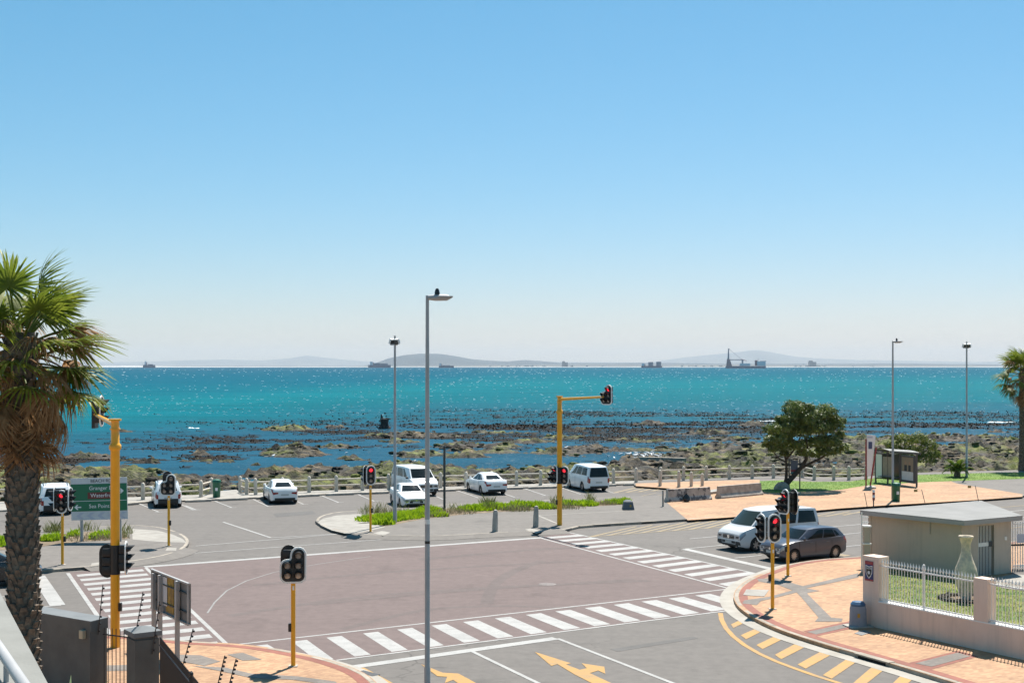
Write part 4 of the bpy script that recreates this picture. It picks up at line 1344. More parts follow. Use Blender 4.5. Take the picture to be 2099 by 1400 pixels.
bag.lathe([(.12, 0), (.22, .08), (.24, .25), (.17, .42), (.07, .5), (.09, .57), (.02, .58)], n=12)
bv = bag.v
bag.v = [(x * (1 + .12 * math.sin(9 * z + 3 * x)), y * (1 + .1 * math.cos(11 * z)), z) for x, y, z in bv]
solo('rubbish_bag', bag, mat('black_bag', (.015, .016, .018), rough=.3), 'small black rubbish bag leaning on the stained barrier', 'bag', gp(1407, 1028.5, KH), smooth=50)
cbk = MB()
vs = [(-.36, -.33, 0), (.36, -.33, 0), (.36, .33, 0), (-.36, .33, 0), (-.27, -.25, .48), (.27, -.25, .48), (.27, .25, .48), (-.27, .25, .48), (-.15, -.14, .58), (.15, -.14, .58), (.15, .14, .58), (-.15, .14, .58)]
cbk.add(vs, [(0, 1, 5, 4), (1, 2, 6, 5), (2, 3, 7, 6), (3, 0, 4, 7), (4, 5, 9, 8), (5, 6, 10, 9), (6, 7, 11, 10), (7, 4, 8, 11), (8, 9, 10, 11)])
cb_o = thing('utility_block', 'squat grey tapered utility cover at the end of the planting bed', 'utility cover', gp(1287.5, 1044, KH))
part('housing', cbk, mat('blue_grey_plastic', (.10, .115, .135), rough=.6), cb_o)
part('sticker', MB().box((.12, -.305, .25), (.10, .012, .14), rot=Matrix.Rotation(R(-9), 3, 'X')), mat('sticker_yellow', (.4, .25, .04), rough=.6), cb_o)

# ---- bins
M['bin_green'] = mat('bin_green', (0.008, 0.13, 0.07), (0.006, 0.10, 0.055), 3, 0.45)
def bin_(px, py, label, z):
    t = thing('litter_bin', label, 'litter bin', gp(px, py, z))
    part('body', MB().lathe([(.22, 0), (.24, .04), (.27, .95), (.285, .97), (.285, 1.0), (.25, 1.0), (.25, .9)], n=18), M['bin_green'], t, smooth=35)
    part('lid', MB().lathe([(.25, 1.0), (.30, 1.0), (.30, 1.07), (.26, 1.15), (.12, 1.2), (.001, 1.21)], n=18), M['bin_green'], t, smooth=35)
    part('label_plate', MB().box((.05, -.262, .55), (.16, .012, .2)), M['sign_text'], t)
    return t
bin_(444, 1019, 'green litter bin beside the beach steps', PR)
bin_(1836.5, 1027, 'green litter bin at the foot of the plaza street lamp', KH)

# ================================================================== CARS
M['glass'] = mat('car_glass', (0.010, 0.013, 0.013), rough=0.05, spec=0.3)
M['glass_light'] = mat('car_glass_light', (0.03, 0.042, 0.038), rough=0.05, spec=0.3)
M['tyre'] = mat('tyre', (0.012, 0.012, 0.012), rough=0.8)
M['rim'] = mat('alloy', (0.42, 0.42, 0.43), rough=0.28, metal=0.85)
M['trim'] = mat('black_trim', (0.014, 0.014, 0.015), rough=0.5)
M['chrome'] = mat('chrome', (0.7, 0.7, 0.7), rough=0.12, metal=1.0)
M['tail'] = mat('tail_lamp', (0.28, 0.008, 0.012), rough=0.12, coat=.6)
M['head'] = mat('head_lamp', (0.42, 0.43, 0.45), rough=0.08, coat=1.0, metal=.4)
M['plate'] = mat('number_plate', (0.48, 0.48, 0.46), rough=0.45)
M['amber'] = mat('amber_lamp', (0.6, 0.3, 0.05), rough=0.2)
P_WHITE = mat('car_white', (0.80, 0.80, 0.80), rough=0.3, coat=.6)
P_SILVER = mat('van_silver', (0.66, 0.655, 0.65), rough=0.35, metal=0.0, coat=.6)
P_GREY = mat('hatch_grey', (0.056, 0.064, 0.088), rough=0.3, metal=0.0, coat=.35)
P_BLACK = mat('car_black', (0.012, 0.012, 0.014), rough=0.25, coat=.6)

def ip(x, tab):
    return float(np.interp(x, [a for a, b in tab], [b for a, b in tab]))

def make_car(label, paint, L, W, zt, gh, axles, rw, base=.2, cat='car', loc=(0, 0, 0), heading=0.0, windows=(), spokes=5, taper=.16, pf=None, tail='wide', grille='mid', glass=None, group='parked cars', scale=1.0, dark_low=.0, rack=False, van=False, lit=False):
    """car along +X (front). zt: top-of-body profile [(x,z)], gh: greenhouse"""
    t = thing('van' if van else 'car', label, cat, loc, heading, group)
    t.scale = (scale,) * 3
    glass = glass or M['glass']
    hl = L / 2
    xs_ = sorted(set([round(-hl + L * i / 64, 4) for i in range(65)] + [a + rw * 1.12 * math.cos(R(d)) for a in axles for d in range(0, 181, 15)]))
    def wid(x):
        e = max(0, (abs(x) - (hl - .75)) / .75)
        return W / 2 * (1 - taper * e ** 2.2)
    def zsill(x):
        z = base + max(0, (abs(x) - (hl - .35)) / .35) * .09
        for a in axles:
            d = abs(x - a)
            if d < rw * 1.13:
                z = max(z, rw + math.sqrt(max(0, (rw * 1.13) ** 2 - d * d)))
        return z
    rows = []
    for x in xs_:
        w_, zs, zz = wid(x), zsill(x), ip(x, zt)
        lo = base + max(0, (abs(x) - (hl - .35)) / .35) * .09
        dz = zz - lo
        pr = [(.93, lo), (.985, lo + .14 * dz), (1.0, lo + .42 * dz), (1.0, lo + .62 * dz), (.985, lo + .82 * dz), (.95, zz - .035), (.86, zz), (.45, zz + .022), (0, zz + .03)]
        row = [(x, -w_ * k, max(z, zs) if i < 6 else max(z, min(zs, zz))) for i, (k, z) in enumerate(pr)]
        row += [(x, w_ * k, max(z, zs) if i < 6 else max(z, min(zs, zz))) for i, (k, z) in reversed(list(enumerate(pr))[:-1])]
        rows.append(row)
    b = MB().grid(rows, flip=True)
    n = len(rows[0])
    b.add(rows[0], [tuple(range(n))])
    b.add(rows[-1], [tuple(range(n))[::-1]])
    # greenhouse
    xfb, xft, xrb, xrt, zb, zr, wb, wt, bf, br_, crown = gh
    def Ww(tt): tt = max(tt, 0); return wb + (wt - wb) * tt ** 1.25
    def Xf(tt): tt = max(tt, 0); return xfb + (xft - xfb) * (tt ** .92)
    def Xr(tt): tt = max(tt, 0); return xrb + (xrt - xrb) * (tt ** 1.25)
    def ztop(s): return zr - (.05 * (1 - s / .35) ** 2 if s < .35 else .07 * ((s - .35) / .65) ** 2)
    def zz_(tt, s=0.0): return zb + (ztop(s) - zb) * tt
    def side(s, tt, sg):
        k = 1 - .10 * abs(2 * s - 1) ** 5
        return Vector((lerp(Xf(tt), Xr(tt), s), sg * Ww(tt) * k, zz_(tt, s)))
    def front(v, tt):
        y = (v * 2 - 1) * Ww(tt) * .90
        return Vector((Xf(tt) + bf * (1 - (2 * v - 1) ** 2), y, zz_(tt, 0)))
    def rear(v, tt):
        y = (v * 2 - 1) * Ww(tt) * .90
        return Vector((Xr(tt) - br_ * (1 - (2 * v - 1) ** 2), y, zz_(tt, 1)))
    T = [i / 6 for i in range(7)]
    S = [i / 14 for i in range(15)]
    for sg in (-1, 1):
        b.grid([[side(s, tt, sg) for s in S] for tt in T], flip=(sg > 0) is False and False or sg < 0)
    b.grid([[front(v, tt) for v in S] for tt in T], flip=False)
    b.grid([[rear(v, tt) for v in S] for tt in T], flip=True)
    rf = []
    for s in S:
        row = []
        for v in S:
            a, c = front(v, 1), rear(v, 1)
            p = lerp(a, c, s)
            k = 1 - .10 * abs(2 * s - 1) ** 5
            p.y = (2 * v - 1) * Ww(1) * k
            ed = (1 - abs(2 * v - 1) ** 5) * (1 - abs(2 * s - 1) ** 6)
            p.z = ztop(s) + crown * ed
            row.append(p)
        rf.append(row)
    b.grid(rf, flip=False)
    bod = part('body', b, paint, t, smooth=42)
    part('underbody', MB().box((0, 0, base + .2), (L - .5, W - .36, .4)).box(((axles[0] + axles[1]) / 2, 0, base + .16), (abs(axles[0] - axles[1]) - rw * 2.3, W - .12, .2)), M['trim'], t)
    # windows
    def patch(fn, quad, off, nx_=8, ny_=4):
        g = []
        for j in range(ny_ + 1):
            row = []
            for i in range(nx_ + 1):
                u, v = i / nx_, j / ny_
                a = lerp(Vector(quad[0]), Vector(quad[1]), u)
                c = lerp(Vector(quad[3]), Vector(quad[2]), u)
                q_ = lerp(a, c, v)
                row.append(fn(q_.x, q_.y) + off(q_.x, q_.y))
            g.append(row)
        return g
    fo = Vector((.012, 0, .006))
    wt0 = .12 if van else .19
    part('windscreen', MB().grid(patch(front, [(.04, wt0), (.96, wt0), (.955, .95), (.045, .95)], lambda u, v: fo)), glass, t, smooth=60)
    ro = Vector((-.012, 0, .004))
    rw_q = pf or [(.10, .10), (.90, .10), (.90, .90), (.10, .90)]
    part('rear_window', MB().grid(patch(rear, rw_q, lambda u, v: ro), flip=True), M['glass'], t, smooth=60)
    for sg in (-1, 1):
        so = Vector((0, sg * .010, 0))
        for qd in windows:
            part('side_window', MB().grid(patch(lambda u, v, sg=sg: side(u, v, sg), qd, lambda u, v: so, 6, 3), flip=sg < 0), M['glass'], t, smooth=60)
    # wheels
    for a in axles:
        for sg in (-1, 1):
            y = sg * (W / 2 - .115)
            ty = part('wheel', MB().lathe([(rw * .62, -.1), (rw * .93, -.105), (rw, -.075), (rw, .075), (rw * .93, .105), (rw * .62, .1)], n=24, axis='Y', cap=False), M['tyre'], t, (a, y, rw), smooth=40)
            rm = MB().lathe([(rw * .66, -.02), (rw * .66, .02)], n=20, axis='Y')
            part('wheel_well', MB().cyl((0, -.03, 0), (0, .03, 0), rw * .645, n=18), M['trim'], ty)
            sp = MB()
            yo = sg * .075
            for k in range(spokes):
                an = 2 * PI * k / spokes + .3
                d = Vector((math.cos(an), 0, math.sin(an)))
                q_ = Vector((-d.z, 0, d.x))
                w0, w1 = rw * .11, rw * (.055 if spokes > 7 else .105)
                vs = [d * rw * .08 + q_ * w0, d * rw * .64 + q_ * w1, d * rw * .64 - q_ * w1, d * rw * .08 - q_ * w0]
                vs2 = [v + Vector((0, yo, 0)) for v in vs] + [v + Vector((0, yo * .6, 0)) for v in vs]
                sp.add(vs2, [(0, 1, 2, 3) if sg < 0 else (3, 2, 1, 0), (0, 4, 5, 1), (2, 6, 7, 3), (1, 5, 6, 2)])
            sp.lathe([(rw * .60, yo * 1.02 - .012), (rw * .67, yo * 1.02 - .012), (rw * .67, yo * 1.02 + .012), (rw * .60, yo * 1.02 + .012), (rw * .60, yo * 1.02 - .012)], n=24, axis='Y', cap=False)
            sp.cyl((0, yo * .6, 0), (0, yo * 1.05, 0), rw * .15, n=12)
            part('rim', sp, M['rim'], ty, smooth=30)
    # details
    zfr, zre = ip(hl, zt), ip(-hl, zt)
    wf = wid(hl)
    def nose(x_in, y): # surface x at front for given |y|
        return hl - .02 - .10 * (abs(y) / wf) ** 2
    lowf, lowr = base + .09, base + .09
    part('bumper_lip', MB().box((hl - .03, 0, lowf + .035), (.10, wf * 1.7, .07), bev=.02), M['trim'], t)
    if van:
        for sg in (-1, 1):
            part('bumper_corner', MB().box((hl - .05, sg * wf * .80, lowf + .13), (.13, wf * .40, .18), bev=.03), M['trim'], t)
    part('lower_intake', MB().box((hl + .0, 0, lowf + .155), (.02, wf * 1.15, .12), bev=.008), M['trim'], t)
    part('bumper_insert', MB().box((-hl + .02, 0, lowr + .06 + dark_low / 2), (.08, wf * 1.72, .14 + dark_low), bev=.03), M['trim'], t)
    hz0, hz1 = lowf + (zfr - lowf) * .56, lowf + (zfr - lowf) * .93
    gz, gh2 = (hz0 + hz1) / 2, (hz1 - hz0) * (.62 if not van else .95)
    gr = part('grille', MB().box((hl + .002, 0, gz), (.016, wf * 1.02, gh2), bev=.006), M['trim'], t)
    for k in (-1, 1):
        part('grille_bar', MB().box((hl + .013, 0, gz + k * gh2 * .28), (.01, wf * 1.0, .009)), M['chrome'], gr)
    part('badge', MB().cyl((hl + .012, 0, gz), (hl + .024, 0, gz), .062 if not van else .085, n=18), M['chrome'], t, smooth=40)
    part('number_plate', MB().box((hl + .018, 0, lowf + .155), (.012, .46, .105)), M['plate'], t)
    rpz = lowr + (zre - lowr) * (.60 if tail == 'wide' else .55)
    part('number_plate', MB().box((-hl - .008, 0, rpz), (.012, .48, .11)), M['plate'], t)
    def shell(x, j, sg):
        """point on the body side at station x, section index j, pushed out a little"""
        w_, zz = wid(x), ip(x, zt)
        lo = base + max(0, (abs(x) - (hl - .35)) / .35) * .09
        dz = zz - lo
        ks_ = [.93, .985, 1.0, 1.0, .985, .95]
        zs_ = [lo, lo + .14 * dz, lo + .42 * dz, lo + .62 * dz, lo + .82 * dz, zz - .035]
        return Vector((x, sg * (w_ * float(np.interp(j, range(6), ks_)) + .010), float(np.interp(j, range(6), zs_)) + .003))
    for sg in (-1, 1):
        sweep = .42 if not van else .30
        g = [[shell(lerp(hl + .004, hl - sweep, u), lerp(lerp(2.35, 3.6, u), 4.85, v_), sg) for u in (0, .25, .5, .75, 1)] for v_ in (0, .5, 1)]
        m1 = MB().grid(g, flip=sg > 0)
        wn = wf * .99
        m1.add([(hl + .006, sg * wf * .55, hz0 + .03), (hl + .006, sg * wn, g[0][0].z), (hl + .006, sg * wn * .985, g[2][0].z), (hl + .006, sg * wf * .55, hz1 - .02)], [(0, 1, 2, 3)])
        hlt = part('headlight', m1, M['head'], t)
        part('lamp_bezel', MB().box((hl + .010, sg * wf * .78, (hz0 + hz1) / 2 + .01), (.008, wf * .22, (hz1 - hz0) * .42), bev=.003), M['trim'], hlt)
        part('fog_light', MB().box((hl + .0, sg * wf * .78, lowf + .16), (.016, wf * .24, .07), bev=.006), M['trim'] if van else M['chrome'], t)
        if tail == 'wide':
            g = [[shell(lerp(-hl - .004, -hl + .26, u), lerp(lerp(3.0, 3.9, u), 4.8, v_), sg) for u in (0, .33, .66, 1)] for v_ in (0, .5, 1)]
            y0 = wf * .56
        else:
            g = [[shell(lerp(-hl - .004, -hl + .13, u), lerp(2.3, 5, v_), sg) for u in (0, .33, .66, 1)] for v_ in (0, .5, 1)]
            y0 = wf * .83
        m1 = MB().grid(g, flip=sg < 0)
        m1.add([(-hl - .006, sg * y0, g[0][0].z + (.05 if tail == 'wide' else 0)), (-hl - .006, sg * wf, g[0][0].z), (-hl - .006, sg * wf * .985, g[2][0].z), (-hl - .006, sg * y0, g[2][0].z - .01)], [(0, 1, 2, 3)])
        part('taillight', m1, M['tail'], t)
        mb = MB().lathe([(.001, -.09), (.07, -.06), (.085, 0), (.07, .06), (.001, .09)], n=10)
        mx = xfb - .28 if not van else xfb - .40
        o = part('mirror', mb, paint if not van else M['trim'], t, (mx, sg * (wb + .10), zb + .10), (R(90), 0, 0), smooth=50)
        o.scale = (.8, .95, 1.15)
        dx0 = (axles[0] + axles[1]) / 2
        hz = zb - .10
        for hx in ((dx0 + .25, dx0 - .72) if not van else (dx0 + .5,)):
            part('door_handle', MB().box((hx, sg * (W / 2 + .012), hz), (.2, .03, .035), bev=.01), paint, t)
        sm = MB()
        for sx in ((dx0 + .95, dx0 - .02, dx0 - .98) if not van else (dx0 + 1.15, dx0 - .0)):
            sm.box((sx, sg * (W / 2 + .0015), (base + .12 + zb) / 2), (.014, .006, zb - base - .2))
        part('door_seam', sm, M['trim'], t)
    if rack:
        for sg in (-1, 1):
            part('roof_rail', MB().tube([(lerp(xft, xrt, .08), sg * wt * .86, zr + .01), (lerp(xft, xrt, .14), sg * wt * .86, zr + .07), (lerp(xft, xrt, .9), sg * wt * .86, zr + .07), (lerp(xft, xrt, .96), sg * wt * .86, zr + .01)], .018, 6), M['trim'], t)
    return t

SEDAN_W = [[(.13, .10), (.46, .10), (.46, .90), (.28, .90)], [(.49, .10), (.76, .10), (.72, .90), (.49, .90)], [(.79, .10), (.90, .10), (.80, .86), (.75, .88)]]
def sedan(label, paint, loc, heading, **k):
    hl = 4.65 / 2
    zt = [(-hl, .82), (-hl + .05, .97), (-hl + .14, 1.03), (-hl + .5, 1.05), (-1.2, 1.0), (0, .96), (.95, .96), (1.5, .89), (2.0, .80), (hl - .10, .74), (hl, .64)]
    return make_car(label, paint, 4.65, 1.80, zt, (1.04, .25, -1.78, -1.0, .93, 1.41, .80, .58, .10, .10, .045), (1.38, -1.36), .32, loc=loc, heading=heading, windows=SEDAN_W, pf=[(.09, .34), (.91, .34), (.86, .92), (.14, .92)], **k)
HATCH_W = [[(.15, .12), (.47, .16), (.47, .86), (.31, .86)], [(.50, .16), (.77, .20), (.75, .84), (.50, .86)], [(.80, .26), (.88, .38), (.84, .76), (.78, .80)]]
def hatch(label, paint, loc, heading, L=3.98, W=1.69, H=1.46, **k):
    hl = L / 2
    zt = [(-hl, .90), (-hl + .05, 1.04), (-1.2, 1.03), (0, .98), (.85, .96), (1.2, .93), (1.6, .86), (hl - .10, .79), (hl, .68)]
    return make_car(label, paint, L, W, zt, (1.0, .22, -hl + .06, -hl + .42, .92, H - .06, W / 2 - .05, W / 2 - .20, .12, .07, .045), (hl - .72, -hl + .74), .30, loc=loc, heading=heading, windows=HATCH_W, pf=[(.10, .12), (.90, .12), (.86, .88), (.14, .88)], **k)
def mpv(label, paint, loc, heading, H=1.58, L=4.25, W=1.70, **k):
    hl = L / 2
    zt = [(-hl, .88), (-hl + .05, 1.05), (-1.2, 1.04), (0, 1.0), (.9, 1.0), (1.3, .96), (1.7, .89), (hl - .10, .82), (hl, .70)]
    return make_car(label, paint, L, W, zt, (1.05, .30, -hl + .10, -hl + .42, .95, H - .03, W / 2 - .05, W / 2 - .19, .12, .07, .04), (hl - .75, -hl + .8), .31, loc=loc, heading=heading, windows=HATCH_W, pf=[(.10, .10), (.90, .10), (.86, .88), (.14, .88)], tail='tall', dark_low=.16, rack=True, **k)
VAN_W = [[(.13, .12), (.30, .12), (.30, .86), (.22, .86)], [(.335, .12), (.62, .12), (.62, .86), (.335, .86)], [(.655, .12), (.95, .12), (.94, .86), (.655, .86)]]
def van(label, paint, loc, heading, L=4.95, W=1.92, H=1.97, zb=1.16, win=VAN_W, pf=None, **k):
    hl = L / 2
    zt = [(-hl, zb - .1), (-hl + .05, zb + .06), (0, zb + .04), (hl - 1.25, zb + .04), (hl - .72, zb + .01), (hl - .42, zb - .08), (hl - .12, zb - .20), (hl, zb - .34)]
    return make_car(label, paint, L, W, zt, (hl - .66, hl - 1.50, -hl + .04, -hl + .16, zb - .03, H - .05, W / 2 - .03, W / 2 - .17, .18, .05, .06), (hl - .92, -hl + 1.02), .335, loc=loc, heading=heading, windows=win, pf=pf or [(.08, .08), (.92, .08), (.90, .90), (.10, .90)], tail='tall', van=True, taper=.12, **k)

def head_of(vx, vy):
    return math.atan2(vy, vx)
BAYH = head_of(-.30, .954)         # nose to the sea, along the bay lines
# moving traffic on the beach road
ROADH = head_of(-.872, -.49)
pc = (gp(1626.5, 1152) + gp(1718.6, 1144)) / 2
nrm = Vector((-.49, .872, 0))
hatch('dark grey metallic hatchback waiting at the crossing beside the silver van', P_GREY, pc + nrm * .72 + Vector((-.1, 0, 0)), ROADH, L=3.92, H=1.49, spokes=10, group='cars waiting at the crossing', scale=1.0)
vp_ = gp(1549, 1130)
van('silver grey passenger van waiting behind the dark hatchback at the stop line', P_SILVER, vp_ + Vector((.872, .49, 0)) * 1.52 + nrm * .84, ROADH, group='cars waiting at the crossing', cat='van', spokes=6, scale=1.0, glass=M['glass_light'])
# parked
def park(px, py):
    return gp(px, py)
mpv('white compact estate with black lower trim parked left of the green bin', P_WHITE, park(341, 1034.5), BAYH, H=1.57)
sedan('white saloon parked right of the green bin, its red tail lamps showing', P_WHITE, park(574, 1026.5), BAYH)
sedan('white saloon parked in the bay between the dark post and the tall traffic light', P_WHITE, park(996, 1009), BAYH + .05, scale=.98)
CADDY = [[(.17, .14), (.38, .14), (.38, .86), (.26, .86)], [(.41, .14), (.66, .14), (.66, .86), (.41, .86)], [(.69, .14), (.93, .14), (.92, .86), (.69, .86)]]
van('white people carrier with dark rear window parked right of the tall traffic light', P_WHITE, park(1203, 1002.5), BAYH + .03, L=4.45, W=1.79, H=1.84, zb=1.08, win=CADDY, cat='van', group='parked cars', pf=[(.05, -.02), (.95, -.02), (.93, .92), (.07, .92)])
van('white van parked nose out behind the white saloon, sun glinting on its windscreen', P_WHITE, park(849, 1011), BAYH + PI + .10, L=5.1, W=1.93, H=1.92, cat='van', group='parked cars')
sedan('white saloon facing the road, half hidden behind the island bushes', P_WHITE, park(838, 1036), BAYH + PI - .02, scale=.98)
mpv('white sport utility vehicle parked behind the traffic light with three heads', P_WHITE, park(112, 1048), BAYH + .06, H=1.66, L=4.6, W=1.88, scale=1.05)
hatch('black car entering the crossing, only its front wheel in view', P_BLACK, gp(-36, 1200), head_of(.872, .49), spokes=5, scale=1.08, group='cars waiting at the crossing')

# ================================================================== BUILDINGS, WALLS, FENCES
M['cream'] = render_wall('cream_render', (0.47, 0.395, 0.315), (0.51, 0.43, 0.345), (.33, .28, .23))
M['roof_grey'] = mat('roof_slab', (0.20, 0.195, 0.185), (0.24, 0.232, 0.222), .9, 0.85, world=True, detail=6)
M['fascia'] = mat('fascia_grey', (0.34, 0.325, 0.31), rough=0.8)
M['wall_pink'] = render_wall('boundary_render', (0.74, 0.56, 0.455), (0.78, 0.60, 0.49), (.50, .38, .31))
M['white_metal'] = mat('white_painted_metal', (0.80, 0.77, 0.73), rough=0.45)
M['dark_wall'] = mat('dark_grey_render', (0.092, 0.094, 0.090), (0.118, 0.12, 0.114), 1.5, 0.85, bmp=.12, bscale=40, world=True)
M['dark_cap'] = mat('grey_coping', (0.13, 0.14, 0.145), (0.16, 0.17, 0.175), 2, 0.8, world=True)
M['dark_metal'] = mat('dark_fence_metal', (0.018, 0.018, 0.022), rough=0.45)

# ---- guard house
RZ = 2.55
rA, rB, rC, rD = [gp(a, b, RZ) for a, b in [(1763, 1045.5), (2011.5, 1025.7), (2096, 1056.5), (1977, 1067)]]
gh_ = thing('guard_house', 'low beige guard house with a wide flat grey roof behind the picket fence', 'building', (0, 0, 0))
roof = part('roof', MB().prism([rA, rB, rC, rD], RZ - .015, RZ), M['roof_grey'], gh_)
part('fascia', MB().prism([rA, rB, rC, rD], RZ - .20, RZ - .016), M['fascia'], roof)
W1, W2, W3, W4 = Vector((15.5, 58.4, 0)), Vector((18.35, 54.75, 0)), Vector((20.95, 56.3, 0)), Vector((21.4, 61.9, 0))
def wall_seg(a, b, z0, z1, th=.18):
    d = (b - a).normalized()
    n_ = Vector((-d.y, d.x, 0)) * th
    return MB().prism([a, b, b + n_, a + n_], z0, z1)
dd = (W3 - W2)
dA, dB = W2 + dd * .33, W2 + dd * .60
part('wall', wall_seg(W1, W2, KH, RZ - .2), M['cream'], gh_)
part('wall', wall_seg(W2, dA, KH, RZ - .2), M['cream'], gh_)
part('wall', wall_seg(dB + dd * .05, W3, KH, RZ - .2), M['cream'], gh_)
part('wall', wall_seg(W3, W4, KH, RZ - .2), M['cream'], gh_)
part('wall', wall_seg(W4, W1, KH, RZ - .2), M['cream'], gh_)
part('lintel', wall_seg(dA, dB + dd * .05, 2.2, RZ - .2), M['cream'], gh_)
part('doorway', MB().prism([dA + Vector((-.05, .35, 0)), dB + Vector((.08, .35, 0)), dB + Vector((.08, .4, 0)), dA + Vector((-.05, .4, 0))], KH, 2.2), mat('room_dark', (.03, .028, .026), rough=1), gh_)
dr_ = part('security_door', wall_seg(dA, dB, 1.35, 1.5, .05), M['white_metal'], gh_)
for k in range(9):
    p = lerp(dA, dB, (k + .3) / 9)
    part('door_bar', MB().box((p.x, p.y, (KH + 2.2) / 2), (.022, .022, 2.2 - KH)), M['white_metal'], dr_)
part('lock_box', MB().box((lerp(dA, dB, .88).x, lerp(dA, dB, .88).y - .04, 1.43), (.16, .06, .22)), M['steel_dark'], dr_)
part('downpipe_mark', MB().box((lerp(W1, W2, .68).x - .02, lerp(W1, W2, .68).y - .02, 2.05), (.02, .02, .5)), M['fascia'], gh_)
part('wall_switch', MB().box((lerp(W2, W3, .88).x, lerp(W2, W3, .88).y - .03, 1.6), (.1, .04, .15)), M['white_metal'], gh_)
for (a, b) in [((1772, 1010), (1778, 1041)), ((1889, 1003), (1897, 1033)), ((1999, 995), (2006, 1024))]:
    yb = 59.2 if a[0] < 1800 else (60.6 if a[0] < 1950 else 62.0)
    p0, p1 = at(b[0], b[1], yb), at(a[0], a[1], yb)
    p0.z = RZ - .02
    rod = thing('electric_fence_rod', {1772: 'thin untagged electric fence rod on the guard house roof above the gate pillar', 1889: 'thin electric fence rod with orange tag in the middle of the guard house roof', 1999: 'thin electric fence rod with orange tag at the gate end of the guard house roof'}[a[0]], 'fence rod', p0)
    part('rod', MB().cyl((0, 0, 0), p1 - p0, .014, n=6), M['steel_dark'], rod)
    if a[0] > 1800:
        tgp = (p1 - p0) * .92 + Vector((-.28, 0, 0))
        part('warning_tag', MB().box(tgp, (.16, .01, .11)), mat('tag_orange', (.42, .25, .08), rough=.6), rod)
        part('wire', MB().cyl((p1 - p0) * .95, tgp + Vector((.08, 0, 0)), .004, n=4), M['steel_dark'], rod)

# ---- boundary wall with white pickets
w0, w1 = gp(1769, 1280, KH), gp(2140, 1361, KH)
wd = (w1 - w0).normalized()
wn = Vector((-wd.y, wd.x, 0))
if wn.y < 0:
    wn = -wn
def on_wall(px):
    """distance along the wall of the point seen at px"""
    best = min((abs(CX + F_PX * (w0 + wd * s).x / (w0 + wd * s).y - px), s) for s in [k * .02 for k in range(400)])
    return best[1]
TH = .26
bw = thing('boundary_wall', 'low pink rendered boundary wall with two pillars and white spiked pickets', 'wall', (0, 0, 0))
def blk(s0, s1, z0, z1, off=0.0, th=TH):
    a, b = w0 + wd * s0 - wn * off, w0 + wd * s1 - wn * off
    c, d = b + wn * (th + 2 * off), a + wn * (th + 2 * off)
    return MB().prism([a, b, c, d], z0, z1)
sP1 = on_wall(1801)
sP2a, sP2b = on_wall(1995), on_wall(2024)
sEnd = (w1 - w0).length
part('plinth', blk(sP1, sEnd, KH, .98), M['wall_pink'], bw)
part('coping', blk(sP1 + .002, sEnd, .981, 1.02, .012), M['white_metal'], bw)
part('pillar', blk(0, sP1, KH, 2.46, .004, .5), M['wall_pink'], bw)
part('pillar', blk(sP2a, sP2b, KH, 2.32, .004, .4), M['wall_pink'], bw)
pk = MB().cyl((0, 0, 0), (0, 0, 1.27), .0125, n=6).lathe([(.0125, 1.27), (.035, 1.30), (.02, 1.36), (.001, 1.44)], n=6).mesh('picket', M['white_metal'])
def pickets(s0, s1, n):
    for k in range(n):
        p = w0 + wd * lerp(s0, s1, (k + .6) / n) + wn * .10
        o = link('picket', pk, bw, (p.x, p.y, 1.0))
        o.rotation_euler = (random.uniform(-.006, .006), random.uniform(-.006, .006), 0)
nA = int((sP2a - sP1) / .118)
pickets(sP1, sP2a, nA)
pickets(sP2b, sEnd, int((sEnd - sP2b) / .118))
for (a, b) in ((sP1, sP2a), (sP2b, sEnd)):
    for zz in (1.09, 2.18):
        p, q_ = w0 + wd * a + wn * .10, w0 + wd * b + wn * .10
        part('fence_rail', MB().box(((p.x + q_.x) / 2, (p.y + q_.y) / 2, zz), ((q_ - p).length, .03, .045), rz=math.atan2(wd.y, wd.x)), M['white_metal'], bw)
mp_ = w0 + wd * on_wall(1889) + wn * .10
part('fence_post', MB().cyl((mp_.x, mp_.y, 1.0), (mp_.x, mp_.y, 2.4), .026, n=8).lathe([(.001, 2.39), (.035, 2.41), (.035, 2.44), (.001, 2.47)], (mp_.x, mp_.y, 0), 8), M['white_metal'], bw)
# security shield
sp = w0 + wd * (sP1 * .42) - wn * .012
shd = thing('security_sign', 'small red and blue security sign with a TALON shield on the wall pillar', 'sign', (sp.x, sp.y, 1.97), math.atan2(wd.y, wd.x))
part('plate', MB().box((0, 0, 0), (.36, .012, .66)), mat('sign_blue', (.025, .03, .13), rough=.5), shd)
part('red_band', MB().box((0, -.008, .27), (.35, .006, .11)), mat('sign_red', (.35, .05, .05), rough=.5), shd)
part('red_band', MB().box((0, -.008, -.30), (.35, .006, .05)), mat('sign_red', (.35, .05, .05), rough=.5), shd)
SHD = [(-.15, .19), (0, .15), (.15, .19), (.14, -.05), (.08, -.17), (0, -.25), (-.08, -.17), (-.14, -.05)]
part('shield', MB().plate(SHD, -.014, -.008), M['sign_text'], shd)
part('shield_field', MB().plate([(x * .84, z * .84 - .004) for x, z in SHD], -.018, -.013), M['sign_black'], shd)
text_mesh('TALON', .075, M['sign_text'], shd, (0, -.021, .085), (R(90), 0, 0), width=.22)
part('emblem', MB().lathe([(.035, -.021), (.055, -.021), (.055, -.016), (.035, -.016), (.035, -.021)], (0, 0, -.05), 14, 'Y'), M['sign_text'], shd)
